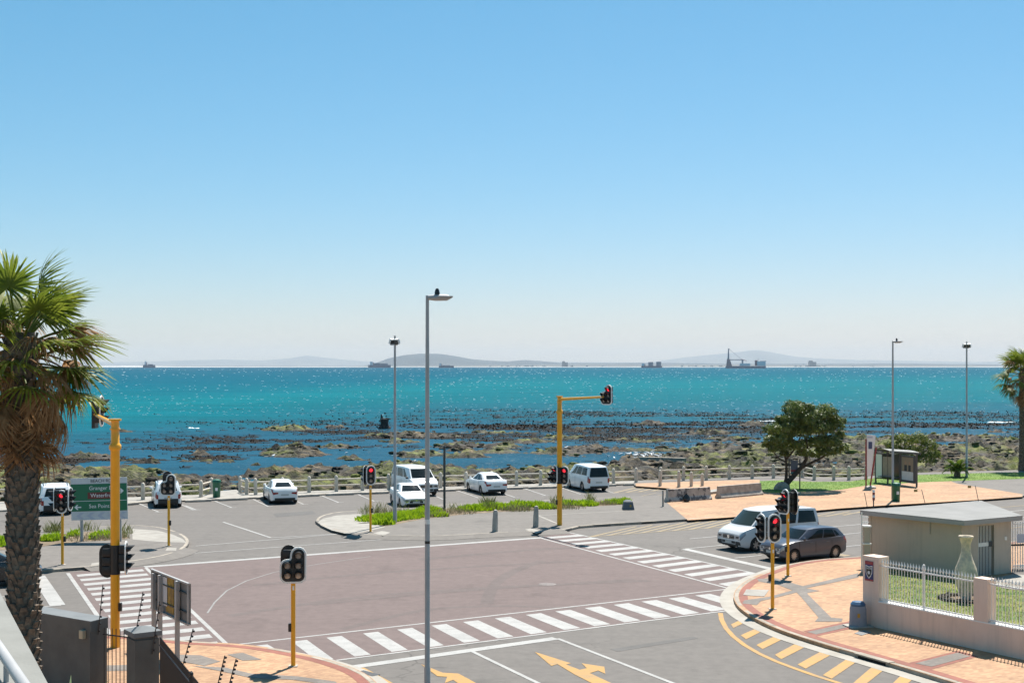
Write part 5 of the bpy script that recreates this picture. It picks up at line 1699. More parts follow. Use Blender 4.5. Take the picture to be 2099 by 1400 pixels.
# bin by the pillar
bp = w0 + wd * .16 - wn * .40
bb = thing('pavement_bin', 'squat blue grey round bin on a pad against the wall pillar', 'bin', bp)
part('body', MB().lathe([(.30, .05), (.285, .2), (.27, .62), (.24, .72)], n=18), mat('bin_bluegrey', (.22, .235, .27), (.27, .285, .32), 3, .6), bb, smooth=40)
part('lid', MB().lathe([(.245, .70), (.25, .76), (.19, .84), (.001, .87)], n=18), mat('bin_blue', (.04, .10, .19), rough=.45), bb, smooth=40)
part('pad', MB().box((0, 0, .025), (.82, .6, .05), rz=.3, bev=.01), M['concrete_old'], bb)
part('sticker', MB().box((-.05, -.283, .42), (.08, .02, .13)), mat('sticker_amber', (.45, .25, .02), rough=.5), bb)
# white palisade behind the guard house and post left of it
for (pxa, pya, lab) in [(1776, 1148, 'short white gate pillar with brackets left of the guard house')]:
    g0 = at(pxa, 1140, 56.5)
    g0.z = KH
    gpil = thing('gate_pillar', lab, 'pillar', g0)
    part('shaft', MB().box((0, 0, .95), (.26, .26, 1.9)), M['cream'], gpil)
    part('cap', MB().box((0, 0, 1.93), (.34, .34, .06)), M['white_metal'], gpil)
    part('lower_cap', MB().box((0, 0, 1.2), (.34, .34, .06)), M['white_metal'], gpil)
    part('upright', MB().box((-.2, 0, 1.25), (.05, .05, 2.5)), M['white_metal'], gpil)
    for k in range(5):
        part('bracket_arm', MB().box((-.05, 0, 1.5 + k * .2), (.3, .03, .03)), M['white_metal'], gpil)
gt = thing('palisade_gate', 'white vertical bar gate right of the guard house', 'gate', Vector((21.35, 57.2, KH)), R(12))
for zz in (.16, 1.02, 1.95):
    part('gate_rail', MB().box((1.5, 0, zz), (3.0, .04, .05)), M['white_metal'], gt)
gbm = MB().box((0, 0, 1.05), (.03, .03, 2.0)).mesh('gate_bar', M['white_metal'])
for k in range(26):
    link('gate_bar', gbm, gt, (k * .118, .0, 0))
part('gate_notice', MB().box((.35, -.04, 1.32), (.36, .01, .38)), M['sign_chev'], gt)
part('notice_foot', MB().box((.25, -.05, 1.05), (.8, .03, .07)), M['dark_metal'], gt)

# lawn inside, path, urn
lawn_pts = [w0 + wd * sP1 * 0 + wn * TH, w1 + wn * TH, Vector((22.5, 46, 0)), gp(2160, 1196, KH), gp(2060, 1194, KH), W2 + Vector((.1, -.15, 0)), W1 + Vector((-.1, .0, 0)), gp(1788, 1190, KH)]
struct('garden_lawn', MB().poly(lawn_pts, KH + .02), M['grass'])
struct('garden_path', MB().poly([gp(2018, 1196, KH), gp(2060, 1207, KH), gp(2200, 1224, KH), gp(2200, 1185, KH), gp(2076, 1178, KH), gp(2040, 1186, KH)], KH + .032), M['concrete'])
struct('driveway', MB().poly([gp(2074, 1178, KH), gp(2200, 1192, KH), gp(2300, 1180, KH), gp(2250, 1140, KH), gp(2074, 1164, KH)], KH + .028), M['asphalt'])
ub = gp(1980, 1228, KH + .02)
urn = thing('garden_urn', 'tall weathered stone urn with a narrow neck standing on the lawn', 'urn', ub)
urn.scale = (.9, .9, 1.0)
M['urn'] = mat('urn_stone', (0.76, 0.62, 0.45), (0.46, 0.40, 0.33), 3.2, 0.85, bmp=.2, bscale=25, lo=.42, hi=.62)
part('vessel', MB().lathe([(.20, 0), (.22, .05), (.33, .38), (.45, .72), (.47, .92), (.42, 1.15), (.28, 1.48), (.195, 1.74), (.18, 1.9), (.19, 2.05), (.255, 2.24), (.30, 2.30), (.305, 2.34), (.28, 2.36), (.235, 2.34), (.20, 2.2), (.17, 2.0), (.17, 1.7)], n=32), M['urn'], urn, smooth=60)
rg = MB()
for k in range(70):
    a = random.random() * 2 * PI
    rr_ = random.uniform(.72, .95)
    lump(rg, (ub.x + rr_ * math.cos(a), ub.y + rr_ * math.sin(a) * 1.0, KH + .02), .13, .13, .13, k, 6, 4)
stuff('urn_bed_border', rg, mat('dark_planting', (.025, .03, .012), (.06, .05, .03), 9, .9, world=True), 'dark low ring of planting round the stone urn', 'planting')
struct('urn_bed', MB().lathe([(.001, .012), (.8, .012), (.85, 0)][::-1], (ub.x, ub.y, KH + .02), 20), M['soil'])

# ---- left foreground: terrace parapet, dark wall, gate, railings
def rail_pts(a, b):
    return a + (b - a)
e_a, e_b = gp(0, 1233, 7.2), gp(72, 1375, 7.2)
ed = (e_b - e_a).normalized()
en = Vector((ed.y, -ed.x, 0))
if en.x > 0:
    en = -en
pa, pb_ = e_a - ed * 3.5, e_b + ed * 3.2
par = thing('terrace_parapet', 'pale smooth terrace parapet with a metal handrail in the lower left corner', 'parapet', (pa.x, pa.y, 0))
o_ = Vector((pa.x, pa.y, 0))
part('parapet_wall', MB().prism([pa - o_, pb_ - o_, pb_ + en * .85 - o_, pa + en * .85 - o_], 0.0, 7.12), mat('parapet_render', (.30, .30, .28), (.34, .34, .32), 1.2, .9), par)
part('coping', MB().prism([pa - en * .03 - o_, pb_ - en * .03 - o_, pb_ + en * .9 - o_, pa + en * .9 - o_], 7.12, 7.2), mat('parapet_coping', (.19, .187, .17), (.225, .222, .203), 2.2, .85, bmp=.15, bscale=40), par)
r0_, r1_ = gp(0, 1330, 7.32), gp(47, 1400, 7.32)
rd_ = (r1_ - r0_).normalized()
ra, rb_ = r0_ - rd_ * 2.4 - o_, r1_ + rd_ * 2.5 - o_
part('handrail', MB().cyl(ra, rb_, .028, n=12), M['steel'], par, smooth=40)
for k in range(5):
    p = lerp(ra, rb_, (k + .3) / 5)
    part('rail_post', MB().cyl((p.x, p.y, 7.19), (p.x, p.y, 7.32), .014, n=8), M['steel'], par)

dw = thing('dark_gate_wall', 'dark grey rendered wall block with a cream wall lamp beside the palm trunk', 'wall', (-10.76, 34.2, 0))
Q = [Vector(p) for p in [(0, 0, 0), (.27, .55, 0), (-3.2, 3.0, 0), (-3.5, 2.45, 0)]]
part('wall', MB().prism(Q, 0, 2.02), M['dark_wall'], dw)
c_ = sum(Q, Vector()) / 4
part('coping', MB().prism([c_ + (q_ - c_) * 1.0 + (q_ - c_).normalized() * .035 for q_ in Q], 2.022, 2.28), M['dark_wall'], dw)
part('coping_top', MB().prism([c_ + (q_ - c_) * 1.0 + (q_ - c_).normalized() * .035 for q_ in Q], 2.28, 2.30), M['dark_cap'], dw)
fr = (Q[0] - Q[3]).normalized()
lp_ = Q[0] - fr * .22
ln_ = Vector((-fr.y, fr.x, 0))
if ln_.y > 0:
    ln_ = -ln_
part('wall_lamp', MB().box((lp_ + ln_ * .06) + Vector((0, 0, 1.95)), (.15, .12, .22), rz=math.atan2(fr.y, fr.x), bev=.02), mat('lamp_cream', (.40, .36, .26), rough=.5), dw)
pl = thing('gate_pillar', 'dark grey square pillar with a pyramid cap beside the dark railings', 'pillar', (-9.3, 33.8, 0), R(35))
part('shaft', MB().box((0, 0, .98), (.62, .62, 1.96)), M['dark_wall'], pl)
part('collar', MB().box((0, 0, 2.0), (.56, .56, .08)), M['dark_wall'], pl)
part('cap', MB().add([(-.36, -.36, 2.04), (.36, -.36, 2.04), (.36, .36, 2.04), (-.36, .36, 2.04), (-.36, -.36, 2.16), (.36, -.36, 2.16), (.36, .36, 2.16), (-.36, .36, 2.16), (0, 0, 2.27)], [(3, 2, 1, 0), (0, 1, 5, 4), (1, 2, 6, 5), (2, 3, 7, 6), (3, 0, 4, 7), (4, 5, 8), (5, 6, 8), (6, 7, 8), (7, 4, 8)]), M['dark_cap'], pl)
g_a, g_b = Vector((-10.5, 34.45, 0)), Vector((-9.66, 34.0, 0))
gtl = thing('pedestrian_gate', 'narrow dark metal bar gate between the dark wall and the pillar', 'gate', g_a)
for zz in (.55, 1.92):
    part('gate_rail', MB().cyl(Vector((0, 0, zz)), g_b - g_a + Vector((0, 0, zz)), .02, n=6), M['dark_metal'], gtl)
for k in range(7):
    p = (g_b - g_a) * ((k + .3) / 7)
    part('gate_bar', MB().cyl((p.x, p.y, .12), (p.x, p.y, 2.10), .0115, n=6), M['dark_metal'], gtl)
f_a, f_b = Vector((-8.77, 33.4, 0)), Vector((-4.7, 24.0, 0))
fc = thing('dark_railing', 'dark spiked metal railing running from the dark pillar along the brick pavement', 'railing', f_a)
for zz in (.3, 1.86):
    part('fence_rail', MB().cyl(Vector((0, 0, zz)), f_b - f_a + Vector((0, 0, zz)), .02, n=6), M['dark_metal'], fc)
bm3 = MB().cyl((0, 0, .1), (0, 0, 2.0), .0115, n=5).lathe([(.0115, 2.0), (.02, 2.03), (.001, 2.09)], n=5).mesh('fence_bar', M['dark_metal'])
for k in range(80):
    p = (f_b - f_a) * ((k + .6) / 80)
    link('fence_bar', bm3, fc, p)
for k in (.43, .86):
    p = (f_b - f_a) * k
    part('fence_post', MB().box((p.x, p.y, 1.0), (.07, .07, 2.0)).lathe([(.03, 2.0), (.05, 2.05), (.045, 2.1), (.001, 2.14)], (p.x, p.y, 0), 8), M['dark_metal'], fc)
def e_rod(a, b, Y, label, n=7):
    p0, p1 = at(b[0], b[1], Y), at(a[0], a[1], Y)
    rod = thing('electric_fence_bracket', label, 'fence bracket', p0)
    d = p1 - p0
    part('rod', MB().cyl((0, 0, 0), d, .013, n=6), M['dark_metal'], rod)
    for k in range(n):
        q_ = d * ((k + .5) / n)
        part('insulator', MB().lathe([(.012, -.02), (.026, -.012), (.026, .012), (.012, .02)], q_ + Vector((.03, 0, 0)), 8, 'Y'), M['dark_metal'], rod)
e_rod((211, 1198), (201, 1300), 34.4, 'dark electric fence bracket on the end of the dark wall')
e_rod((293, 1213), (280, 1287), 33.9, 'dark electric fence bracket on the pillar cap, the one towards the gate')
e_rod((327, 1232), (312, 1340), 33.6, 'dark electric fence bracket on the railing side of the pillar')
e_rod((396, 1288), (375, 1362), 30.5, 'dark electric fence bracket on the ball topped railing post')
e_rod((461, 1343), (446, 1404), 28.6, 'dark electric fence bracket on the railing, the shorter of the end pair')
e_rod((484, 1350), (468, 1410), 28.2, 'dark electric fence bracket at the railing end, the longer of the pair')
# billboard seen from behind
b1, b2 = Vector(((310 - CX) / 66, F_PX / 66, 0)), Vector(((387 - CX) / 70.8, F_PX / 70.8, 0))
bd = (b2 - b1)
bl = thing('billboard', 'street billboard seen from behind on three grey posts', 'billboard', (b1.x, b1.y, KH), math.atan2(bd.y, bd.x))
Lb = bd.length
part('panel', MB().box((Lb / 2, .05, 1.77), (Lb, .03, 1.2)), mat('panel_back', (.16, .155, .15), (.22, .21, .20), 3, .6), bl)
part('frame', MB().box((Lb / 2, .0, 2.36), (Lb, .07, .05)), M['steel'], bl)
part('frame', MB().box((Lb / 2, .0, 1.18), (Lb, .07, .05)), M['steel'], bl)
for k in (0.02, .33, .66, .98):
    part('frame_stile', MB().box((Lb * k, .005, 1.77), (.05, .06, 1.14)), M['steel'], bl)
for zz in (1.5, 2.05):
    part('frame_rail', MB().box((Lb / 2, .002, zz), (Lb * .96, .05, .04)), M['steel_dark'], bl)
part('yellow_sheet', MB().box((Lb * .50, .02, 1.80), (Lb * .20, .012, 1.08)), mat('sheet_yellow', (.50, .30, .03), (.22, .13, .03), 3, .6), bl)
part('grey_sheet', MB().box((Lb * .36, .0, 1.86), (Lb * .16, .012, .86)), M['sign_white'], bl)
for k, hh in ((.13, 2.3), (.30, 2.32), (.76, 2.35)):
    part('post', MB().box((Lb * k, -.06, hh / 2), (.12, .12, hh), bev=.01), M['steel'], bl)

# ---- bus shelter and its signs
s1, s2, s3 = gp(1795, 988.5, KH), gp(1845, 993, KH), gp(1879, 998, KH)
M['shelter'] = mat('shelter_frame', (.075, .075, .08), rough=.5)
M['poster'] = mat('poster_paper', (.30, .24, .20), (.36, .29, .24), 4, .6)
bs = thing('bus_shelter', 'grey bus shelter with glass back, route map and a poster panel', 'bus shelter', s2)
a_, c_ = s1 - s2, s3 - s2
f_ = a_ + c_
d1 = a_.normalized()
rot1 = math.atan2(-a_.y, -a_.x)
rot2 = math.atan2(c_.y, c_.x)
# barrel roof
rows = []
uu = -a_.normalized(); vv = c_.normalized()
corner = a_ - uu * .25 - vv * .15
la, lc = a_.length + .45, c_.length + .35
for i in range(9):
    t_ = i / 8
    zc = 2.38 + .20 * math.sin(PI * (t_ * .8 + .1))
    rows.append([corner + uu * (la * j) + vv * (lc * t_) + Vector((0, 0, zc)) for j in (0, 1)])
rf_ = part('roof', MB().grid(rows), mat('shelter_roof', (.27, .265, .25), (.31, .305, .29), 2, .6), bs)
part('roof_rim', MB().box(corner + uu * la / 2 + Vector((0, 0, 2.40)), (la, .08, .12), rz=rot1).box(corner + uu * la / 2 + vv * lc + Vector((0, 0, 2.40)), (la, .08, .14), rz=rot1).box(corner + uu * la + vv * lc / 2 + Vector((0, 0, 2.40)), (lc, .08, .14), rz=rot2), M['shelter'], rf_)
for p in (a_, a_ * .5, Vector((0, 0, 0)), c_):
    part('post', MB().box((p.x, p.y, 1.2), (.11, .11, 2.4)), M['shelter'], bs)
part('back_glass', MB().box((a_ * .5) + Vector((0, 0, 1.25)), (a_.length, .03, 1.9), rz=rot1), mat('shelter_glass', (.02, .03, .032), rough=.08), bs)
wp = a_ * .87 - Vector((0, .05, 0))
part('white_panel', MB().box(wp + Vector((0, 0, 1.25)), (a_.length * .24, .04, 1.75), rz=rot1), M['sign_text'], bs)
mpn = a_ * .52 - Vector((0, .07, 0))
mpo = part('map_panel', MB().box(mpn + Vector((0, 0, 1.22)), (a_.length * .38, .04, 1.5), rz=rot1), M['poster'], bs)
part('map_header', MB().box(mpn + Vector((0, -.024, 1.9)), (a_.length * .38, .01, .14), rz=rot1), mat('map_blue', (.04, .15, .27), rough=.5), mpo)
ap = c_ * .5 + Vector((-.0, -.0, 0))
ad = part('poster_panel', MB().box(ap + Vector((0, 0, 1.2)), (c_.length * .80, .12, 1.95), rz=rot2), M['shelter'], bs)
rd2 = Vector((-c_.y, c_.x, 0)).normalized()
if rd2.x > 0:
    rd2 = -rd2
pf_ = ap + rd2 * .07
cdir = c_.normalized()
part('poster_top', MB().box(pf_ + Vector((0, 0, 1.55)), (c_.length * .68, .012, 1.0), rz=rot2), mat('poster_tan', (.26, .20, .15), rough=.6), ad)
part('poster_bottom', MB().box(pf_ + Vector((0, 0, .72)), (c_.length * .68, .012, .62), rz=rot2), M['sign_white'], ad)
for k, (dx, w_) in enumerate(((-.22, .52), (.26, .46))):
    q_ = pf_ + rd2 * .009 + cdir * dx * c_.length * .5
    part('poster_figure', MB().box(q_ + Vector((0, 0, 1.28)), (w_ * .62, .006, .44), rz=rot2), mat('poster_dark', (.02, .02, .03), rough=.6), ad)
    part('poster_head', MB().box(q_ + Vector((0, 0, 1.64)), (.17, .006, .24), rz=rot2), mat('poster_skin', (.34, .2, .14), rough=.6), ad)
part('bench', MB().box(a_ * .5 + Vector((0, -.35, .5)), (a_.length * .8, .3, .05), rz=rot1), M['shelter'], bs)
tp = gp(1784, 1001, KH)
tt_ = thing('bus_stop_totem', 'tall white bus stop totem held by two red struts', 'bus stop sign', tp)
part('panel', MB().add([(-.24, 0, .9), (.06, 0, .9), (.38, 0, 3.75), (-.24, 0, 3.82), (-.24, .1, .9), (.06, .1, .9), (.38, .1, 3.75), (-.24, .1, 3.82)], [(0, 1, 2, 3), (7, 6, 5, 4), (0, 4, 5, 1), (1, 5, 6, 2), (2, 6, 7, 3), (3, 7, 4, 0)]), M['sign_text'], tt_)
M['strut_red'] = mat('strut_red', (.27, .03, .035), rough=.5)
part('strut', MB().cyl((-.29, .05, .1), (-.29, .05, 3.5), .055, n=8), M['strut_red'], tt_)
part('strut', MB().cyl((-.02, .0, .1), (.42, .0, 2.9), .055, n=8), M['strut_red'], tt_)
part('foot', MB().lathe([(.42, 0), (.40, .12), (.2, .2)], n=14), M['concrete_old'], tt_)
part('blue_field', MB().box((-.0, -.006, 3.05), (.26, .012, .5)), mat('totem_blue', (.05, .07, .16), rough=.5), tt_)
part('dark_field', MB().box((-.02, -.006, 3.62), (.36, .012, .12)), M['sign_chev'], tt_)
isg = thing('notice_board', 'slim grey notice board with red and teal bands in front of the tree', 'notice board', gp(1617.5, 1002.5, KH))
for x in (0, .75):
    part('post', MB().box((x, 0, 1.05), (.075, .075, 2.1)), M['steel_dark'], isg)
part('panel', MB().box((.36, -.02, 1.55), (.5, .04, .95)), mat('notice_blue', (.09, .12, .17), rough=.5), isg)
part('red_strip', MB().box((.36, -.045, 1.30), (.5, .01, .16)), mat('notice_red', (.3, .05, .06), rough=.5), isg)
part('teal_strip', MB().box((.36, -.045, 1.14), (.5, .01, .15)), mat('notice_teal', (.05, .25, .26), rough=.5), isg)
hm = thing('hazard_marker', 'short red and white striped hazard marker at the plaza kerb', 'marker', gp(1790.5, 1041, KH))
part('post', MB().box((0, 0, .45), (.06, .05, .9)), M['steel_dark'], hm)
for k in range(4):
    part('stripe', MB().box((0, -.035, .55 + k * .16), (.15, .015, .155)), M['strut_red'] if k % 2 == 0 else M['sign_text'], hm)

# ================================================================== PLANTS
def leafmat(name, c, c2, trans=.35, scale=2.0, rough=.5):
    m, t, b = _nodes(name)
    v = coords(t, True)
    f = noise(t, v, scale, 4, .65)
    col = ramp(t, f, [(.32, c), (.68, c2)])
    t.links.new(col, b.inputs['Base Color'])
    b.inputs['Roughness'].default_value = rough
    tr = N(t, 'ShaderNodeBsdfTranslucent')
    t.links.new(col, tr.inputs['Color'])
    mx = N(t, 'ShaderNodeMixShader')
    mx.inputs[0].default_value = trans
    t.links.new(b.outputs[0], mx.inputs[1])
    t.links.new(tr.outputs[0], mx.inputs[2])
    t.links.new(mx.outputs[0], t.nodes['Material Output'].inputs['Surface'])
    return m
M['palm_green'] = leafmat('palm_leaf', (.085, .135, .013), (.25, .28, .035), .45, 3)
M['palm_dry'] = leafmat('palm_dry_leaf', (.24, .125, .05), (.52, .31, .15), .45, 4, .8)
M['palm_trunk'] = mat('palm_trunk', (.07, .052, .04), (.21, .155, .11), 9, .9, bmp=.5)
M['petiole'] = leafmat('palm_stalk', (.12, .14, .025), (.20, .19, .05), .1)

def fan_frond(seed, dry=False, pet=.85, blade=.85):
    """fan leaf: stalk along +X, pleated segments round its tip"""
    rr = random.Random(seed)
    mb = MB()
    sag = .18 if not dry else .30
    st = [Vector((pet * i / 5, 0, -sag * (i / 5) ** 2)) for i in range(6)]
    mb.tube(st, [.028 - .002 * i for i in range(6)], 5)
    tip = st[-1]
    nl = 36
    half = 125 if not dry else 75
    for i in range(nl):
        a = R(-half + 2 * half * i / (nl - 1) + rr.uniform(-2, 2))
        Lb_ = blade * (1 - .28 * abs(i / (nl - 1) * 2 - 1) ** 1.5) * rr.uniform(.88, 1.08)
        d = Vector((math.cos(a), math.sin(a), 0))
        q = Vector((-d.y, d.x, 0))
        pleat = .02 if i % 2 else -.02
        ns = 5
        droop = rr.uniform(.35, 1.0) if not dry else rr.uniform(.7, 1.5)
        lft, rgt = [], []
        curl = rr.uniform(-.1, .1) * (3 if dry else 1)
        for k in range(ns + 1):
            f = k / ns
            w_ = (.010 + .058 * math.sin(PI * min(1, f * .95 + .04)) ** .8 * (1 - f * .35)) * blade * (1.0 if not dry else .7)
            if k == ns:
                w_ = .003
            c = tip + d * (Lb_ * f * (1 if not dry else (1 - .25 * f))) + Vector((0, 0, -droop * Lb_ * max(0, f - .35) ** 1.6 - (.35 * f * f * Lb_ if dry else 0) + pleat * (1 - f) - .10 * abs(math.sin(a)) * f)) + q * curl * f * f * Lb_
            lft.append(c + q * w_ * .5)
            rgt.append(c - q * w_ * .5)
        mb.grid([lft, rgt])
    return mb
FRONDS_G = [fan_frond(k, False, .8 + .1 * (k % 3), .85 + .05 * (k % 2)).mesh('frond', M['palm_green']) for k in range(4)]
FRONDS_D = [fan_frond(40 + k, True, .75 + .1 * (k % 2), .8).mesh('frond', M['palm_dry']) for k in range(4)]
def palm(label, base, H, r0, r1, n_g, n_d, seed, scale=1.0, lean=(0, 0), scales=620):
    rr = random.Random(seed)
    t = thing('palm_tree', label, 'palm tree', base)
    def ax(z):
        f = z / H
        return Vector((lean[0] * f * f, lean[1] * f * f, z))
    def rad(z):
        f = z / H
        return (r0 + (r1 - r0) * f) * (1 + .35 * math.exp(-f * 14)) * (1 + .04 * math.sin(z * 5))
    part('trunk', MB().tube([ax(H * k / 24) for k in range(25)], [rad(H * k / 24) for k in range(25)], 16), M['palm_trunk'], t, smooth=40)
    sc_ = MB()
    for k in range(scales):
        z = H * .97 * (k / scales) + .1
        a = k * 2.39996 + rr.uniform(-.1, .1)
        d = Vector((math.cos(a), math.sin(a), 0))
        q = Vector((-d.y, d.x, 0))
        c = ax(z) + d * rad(z) * .93
        w_, l_ = rr.uniform(.07, .11) * r0 / .3, rr.uniform(.13, .22)
        out = rr.uniform(.05, .10) * r0 / .3
        sc_.add([c - q * w_, c + q * w_, c + q * w_ * .5 + d * out + Vector((0, 0, l_)), c - q * w_ * .5 + d * out + Vector((0, 0, l_)), c - q * w_ * .4 + d * (out * .3) + Vector((0, 0, l_ * 1.05)), c + q * w_ * .4 + d * (out * .3) + Vector((0, 0, l_ * 1.05))], [(0, 1, 2, 3), (3, 2, 5, 4), (1, 0, 4, 5), (0, 3, 4), (1, 5, 2)])
    o = part('leaf_bases', sc_, M['palm_trunk'], t)
    o['kind'] = 'stuff'
    def put(me, z, az, el, s, roll=0.0):
        o = link('frond', me, t, ax(z) + Vector((math.cos(az), math.sin(az), 0)) * rad(z) * .5)
        o.rotation_euler = Euler((roll, -el, az), 'XYZ')
        o.scale = (s, s, s)
    for k in range(n_g):
        f = k / (n_g - 1)
        el = R(82 - 98 * f ** .9 + rr.uniform(-10, 10))
        put(FRONDS_G[k % 4], H - .9 * scale * f + rr.uniform(-.1, .1), k * 2.39996 + rr.uniform(-.3, .3), el, scale * rr.uniform(.85, 1.08), rr.uniform(-.4, .4))
    for k in range(n_d):
        f = k / (n_d - 1)
        el = R(48 - 135 * f ** .75 + rr.uniform(-14, 14))
        put(FRONDS_D[k % 4], H - .1 * scale - 1.35 * scale * f + rr.uniform(-.1, .1), k * 2.39996 + 1 + rr.uniform(-.3, .3), el, scale * rr.uniform(.75, 1.0), rr.uniform(-.7, .7))
    return t
PX = Vector(((50 - CX) / 110, 25.0, 0))
palm('tall fan palm with a skirt of dry brown fronds rising beside the dark wall', PX, 9.42, .28, .265, 36, 64, 21, .94, (-.08, 0))
palm('fan palm at the far right edge of the lawn', Vector((42.4, 111.2, KH)), 8.6, .34, .30, 26, 26, 9, 1.35, (0, 0), 200)

# small feather palm on the lawn
def feather(seed):
    rr = random.Random(seed)
    mb = MB()
    pts = [Vector((1.5 * i / 8, 0, .55 * (i / 8) - .9 * (i / 8) ** 2.2)) for i in range(9)]
    mb.tube(pts, [.02 - .0018 * i for i in range(9)], 5)
    for i in range(2, 33):
        f = i / 33
        k = f * 8
        a = int(k)
        p = pts[a] + (pts[min(a + 1, 8)] - pts[a]) * (k - a)
        l_ = .42 * math.sin(PI * min(1, f * .85 + .12))
        for sg in (-1, 1):
            d = Vector((.55, sg * .8, rr.uniform(-.1, .25))).normalized()
            q = Vector((.035, 0, .0))
            mb.add([p - q, p + q, p + d * l_ * .6 + q * .7, p + d * l_ + Vector((0, 0, -.1)), p + d * l_ * .6 - q * .7], [(0, 1, 2, 3, 4)])
    return mb
M['feather'] = leafmat('feather_palm_leaf', (.08, .14, .012), (.20, .26, .035), .4, 3)
FEA = [feather(k).mesh('frond', M['feather']) for k in range(3)]
fp_b = gp(1962, 978, KH)
fp = thing('young_palm', 'small bright green feather palm on the lawn beside the floodlight post', 'palm', fp_b)
part('stem', MB().lathe([(.24, 0), (.27, .15), (.2, .5), (.08, .7)], n=10), M['palm_trunk'], fp, smooth=40)
for k in range(20):
    o = link('frond', FEA[k % 3], fp, (0, 0, .5))
    o.rotation_euler = Euler((0, -R(65 - 70 * (k / 19)), k * 2.4), 'XYZ')
    s = random.uniform(.65, .95)
    o.scale = (s, s, s)

# broadleaf trees built from leaf clumps
M['tree_leaf'] = leafmat('tree_leaf', (.045, .075, .014), (.18, .225, .045), .35, 1.6)
M['shrub_leaf'] = leafmat('shrub_leaf', (.07, .10, .014), (.22, .25, .04), .4, 2)
M['bark'] = mat('bark', (.035, .028, .022), (.085, .068, .052), 7, .95, bmp=.5)
def leaf_clumps(clumps, seed, n=560, size=.10):
    rr = np.random.default_rng(seed)
    vs, fs = [], []
    for (c, rx, ry, rz) in clumps:
        m = int(n * (rx / .7) ** 1.6)
        d = rr.normal(size=(m, 3))
        d /= np.linalg.norm(d, axis=1)[:, None]
        d[:, 2] = np.where(d[:, 2] < -.45, -d[:, 2] * .6, d[:, 2])
        bump_ = .78 + .30 * np.sin(d[:, 0] * 7 + c[0] * 3) * np.sin(d[:, 1] * 6 + 1.3) * np.cos(d[:, 2] * 5 + c[2])
        rad = rr.uniform(.62, 1.05, m) ** .6 * bump_ + .12
        p = np.array(c) + d * np.array([rx, ry, rz]) * rad[:, None]
        for k in range(m):
            nrm = Vector(d[k]) + Vector(rr.normal(size=3)) * .55
            nrm.normalize()
            u = nrm.orthogonal().normalized()
            ang = rr.uniform(0, 6.28)
            q = nrm.cross(u)
            e1 = u * math.cos(ang) + q * math.sin(ang)
            e2 = nrm.cross(e1)
            s = size * rr.uniform(.7, 1.4)
            o = len(vs)
            pc_ = Vector(p[k])
            vs += [tuple(pc_ - e1 * s), tuple(pc_ + e2 * s * .45), tuple(pc_ + e1 * s), tuple(pc_ - e2 * s * .45)]
            fs.append((o, o + 1, o + 2, o + 3))
    mb = MB()
    mb.v, mb.f = vs, fs
    return mb
TY = gp(1605, 1003, KH)
ks = 183.0
def tz(x, y, dy=0.0):
    return Vector(((x - 330) / ks, dy, (1180 - y) / ks))
tree = thing('shore_tree', 'dark wind-shaped tree with a broad crown and leaning trunk on the lawn', 'tree', TY)
part('trunk', MB().tube([tz(300, 1200), tz(345, 1150), tz(400, 1080), tz(500, 970), tz(570, 890), tz(630, 800, .1), tz(650, 680, .1), tz(640, 520, .2)], [.26, .22, .19, .17, .15, .12, .09, .05], 9), M['bark'], tree, smooth=50)
for pts, r_ in [([tz(345, 1150), tz(370, 1040), tz(375, 930), tz(365, 820, -.1), tz(340, 700, -.2), tz(250, 600, -.3)], [.14, .12, .10, .09, .07, .04]), ([tz(570, 900), tz(700, 830, -.1), tz(820, 770, -.2), tz(950, 690, -.3)], [.11, .09, .07, .04]), ([tz(650, 700, .1), tz(760, 560, .3), tz(860, 400, .4)], [.08, .06, .04]), ([tz(360, 800, -.1), tz(480, 640, -.4), tz(540, 480, -.5), tz(520, 280, -.2)], [.08, .06, .05, .03]), ([tz(640, 780), tz(560, 640, .5), tz(420, 460, .7)], [.08, .06, .04]), ([tz(365, 830), tz(280, 780, .2), tz(170, 640, .4)], [.07, .05, .03])]:
    part('limb', MB().tube(pts, r_, 7), M['bark'], tree, smooth=50)
CL = [(510, 170, 150), (600, 130, 90), (870, 210, 150), (600, 290, 190), (400, 300, 120), (300, 280, 60), (350, 380, 120), (200, 420, 110), (150, 540, 95), (110, 630, 65), (300, 520, 140), (500, 440, 150), (700, 400, 150), (850, 410, 140), (980, 380, 110), (1080, 320, 70), (1050, 480, 75), (900, 570, 130), (1100, 660, 80), (720, 590, 120), (480, 620, 110), (280, 640, 110), (860, 700, 100), (1010, 700, 90), (340, 730, 70), (600, 720, 80), (700, 730, 70), (960, 280, 100), (1020, 590, 80), (760, 250, 90), (200, 660, 70)]
cl3 = []
rrt = random.Random(4)
for (x, y, r_) in CL:
    ed_ = max(0, 1 - ((x - 600) / 560) ** 2 - ((y - 430) / 420) ** 2)
    for sgn in ((-1, 1) if ed_ > .35 else (rrt.choice((-.4, .4)),)):
        c = tz(x + rrt.uniform(-15, 15), y + rrt.uniform(-15, 15), sgn * 1.9 * math.sqrt(max(.05, ed_)) * rrt.uniform(.6, 1))
        cl3.append(((c.x, c.y, c.z), r_ / ks * 1.0, r_ / ks * 1.0, r_ / ks * .86))
part('crown', leaf_clumps(cl3, 3, 860, .08), M['tree_leaf'], tree)
part('stone_collar', lump(MB(), (-.1, -.1, .1), .55, .5, .45, 3, 9, 5), M['kerb'], tree)
SHB = Vector(at(1870, 945, 119.0))
SHB.z = -.4
shr = thing('shore_shrub', 'rounded dark green shrub growing on the slope behind the bus shelter', 'shrub', SHB)
cls = []
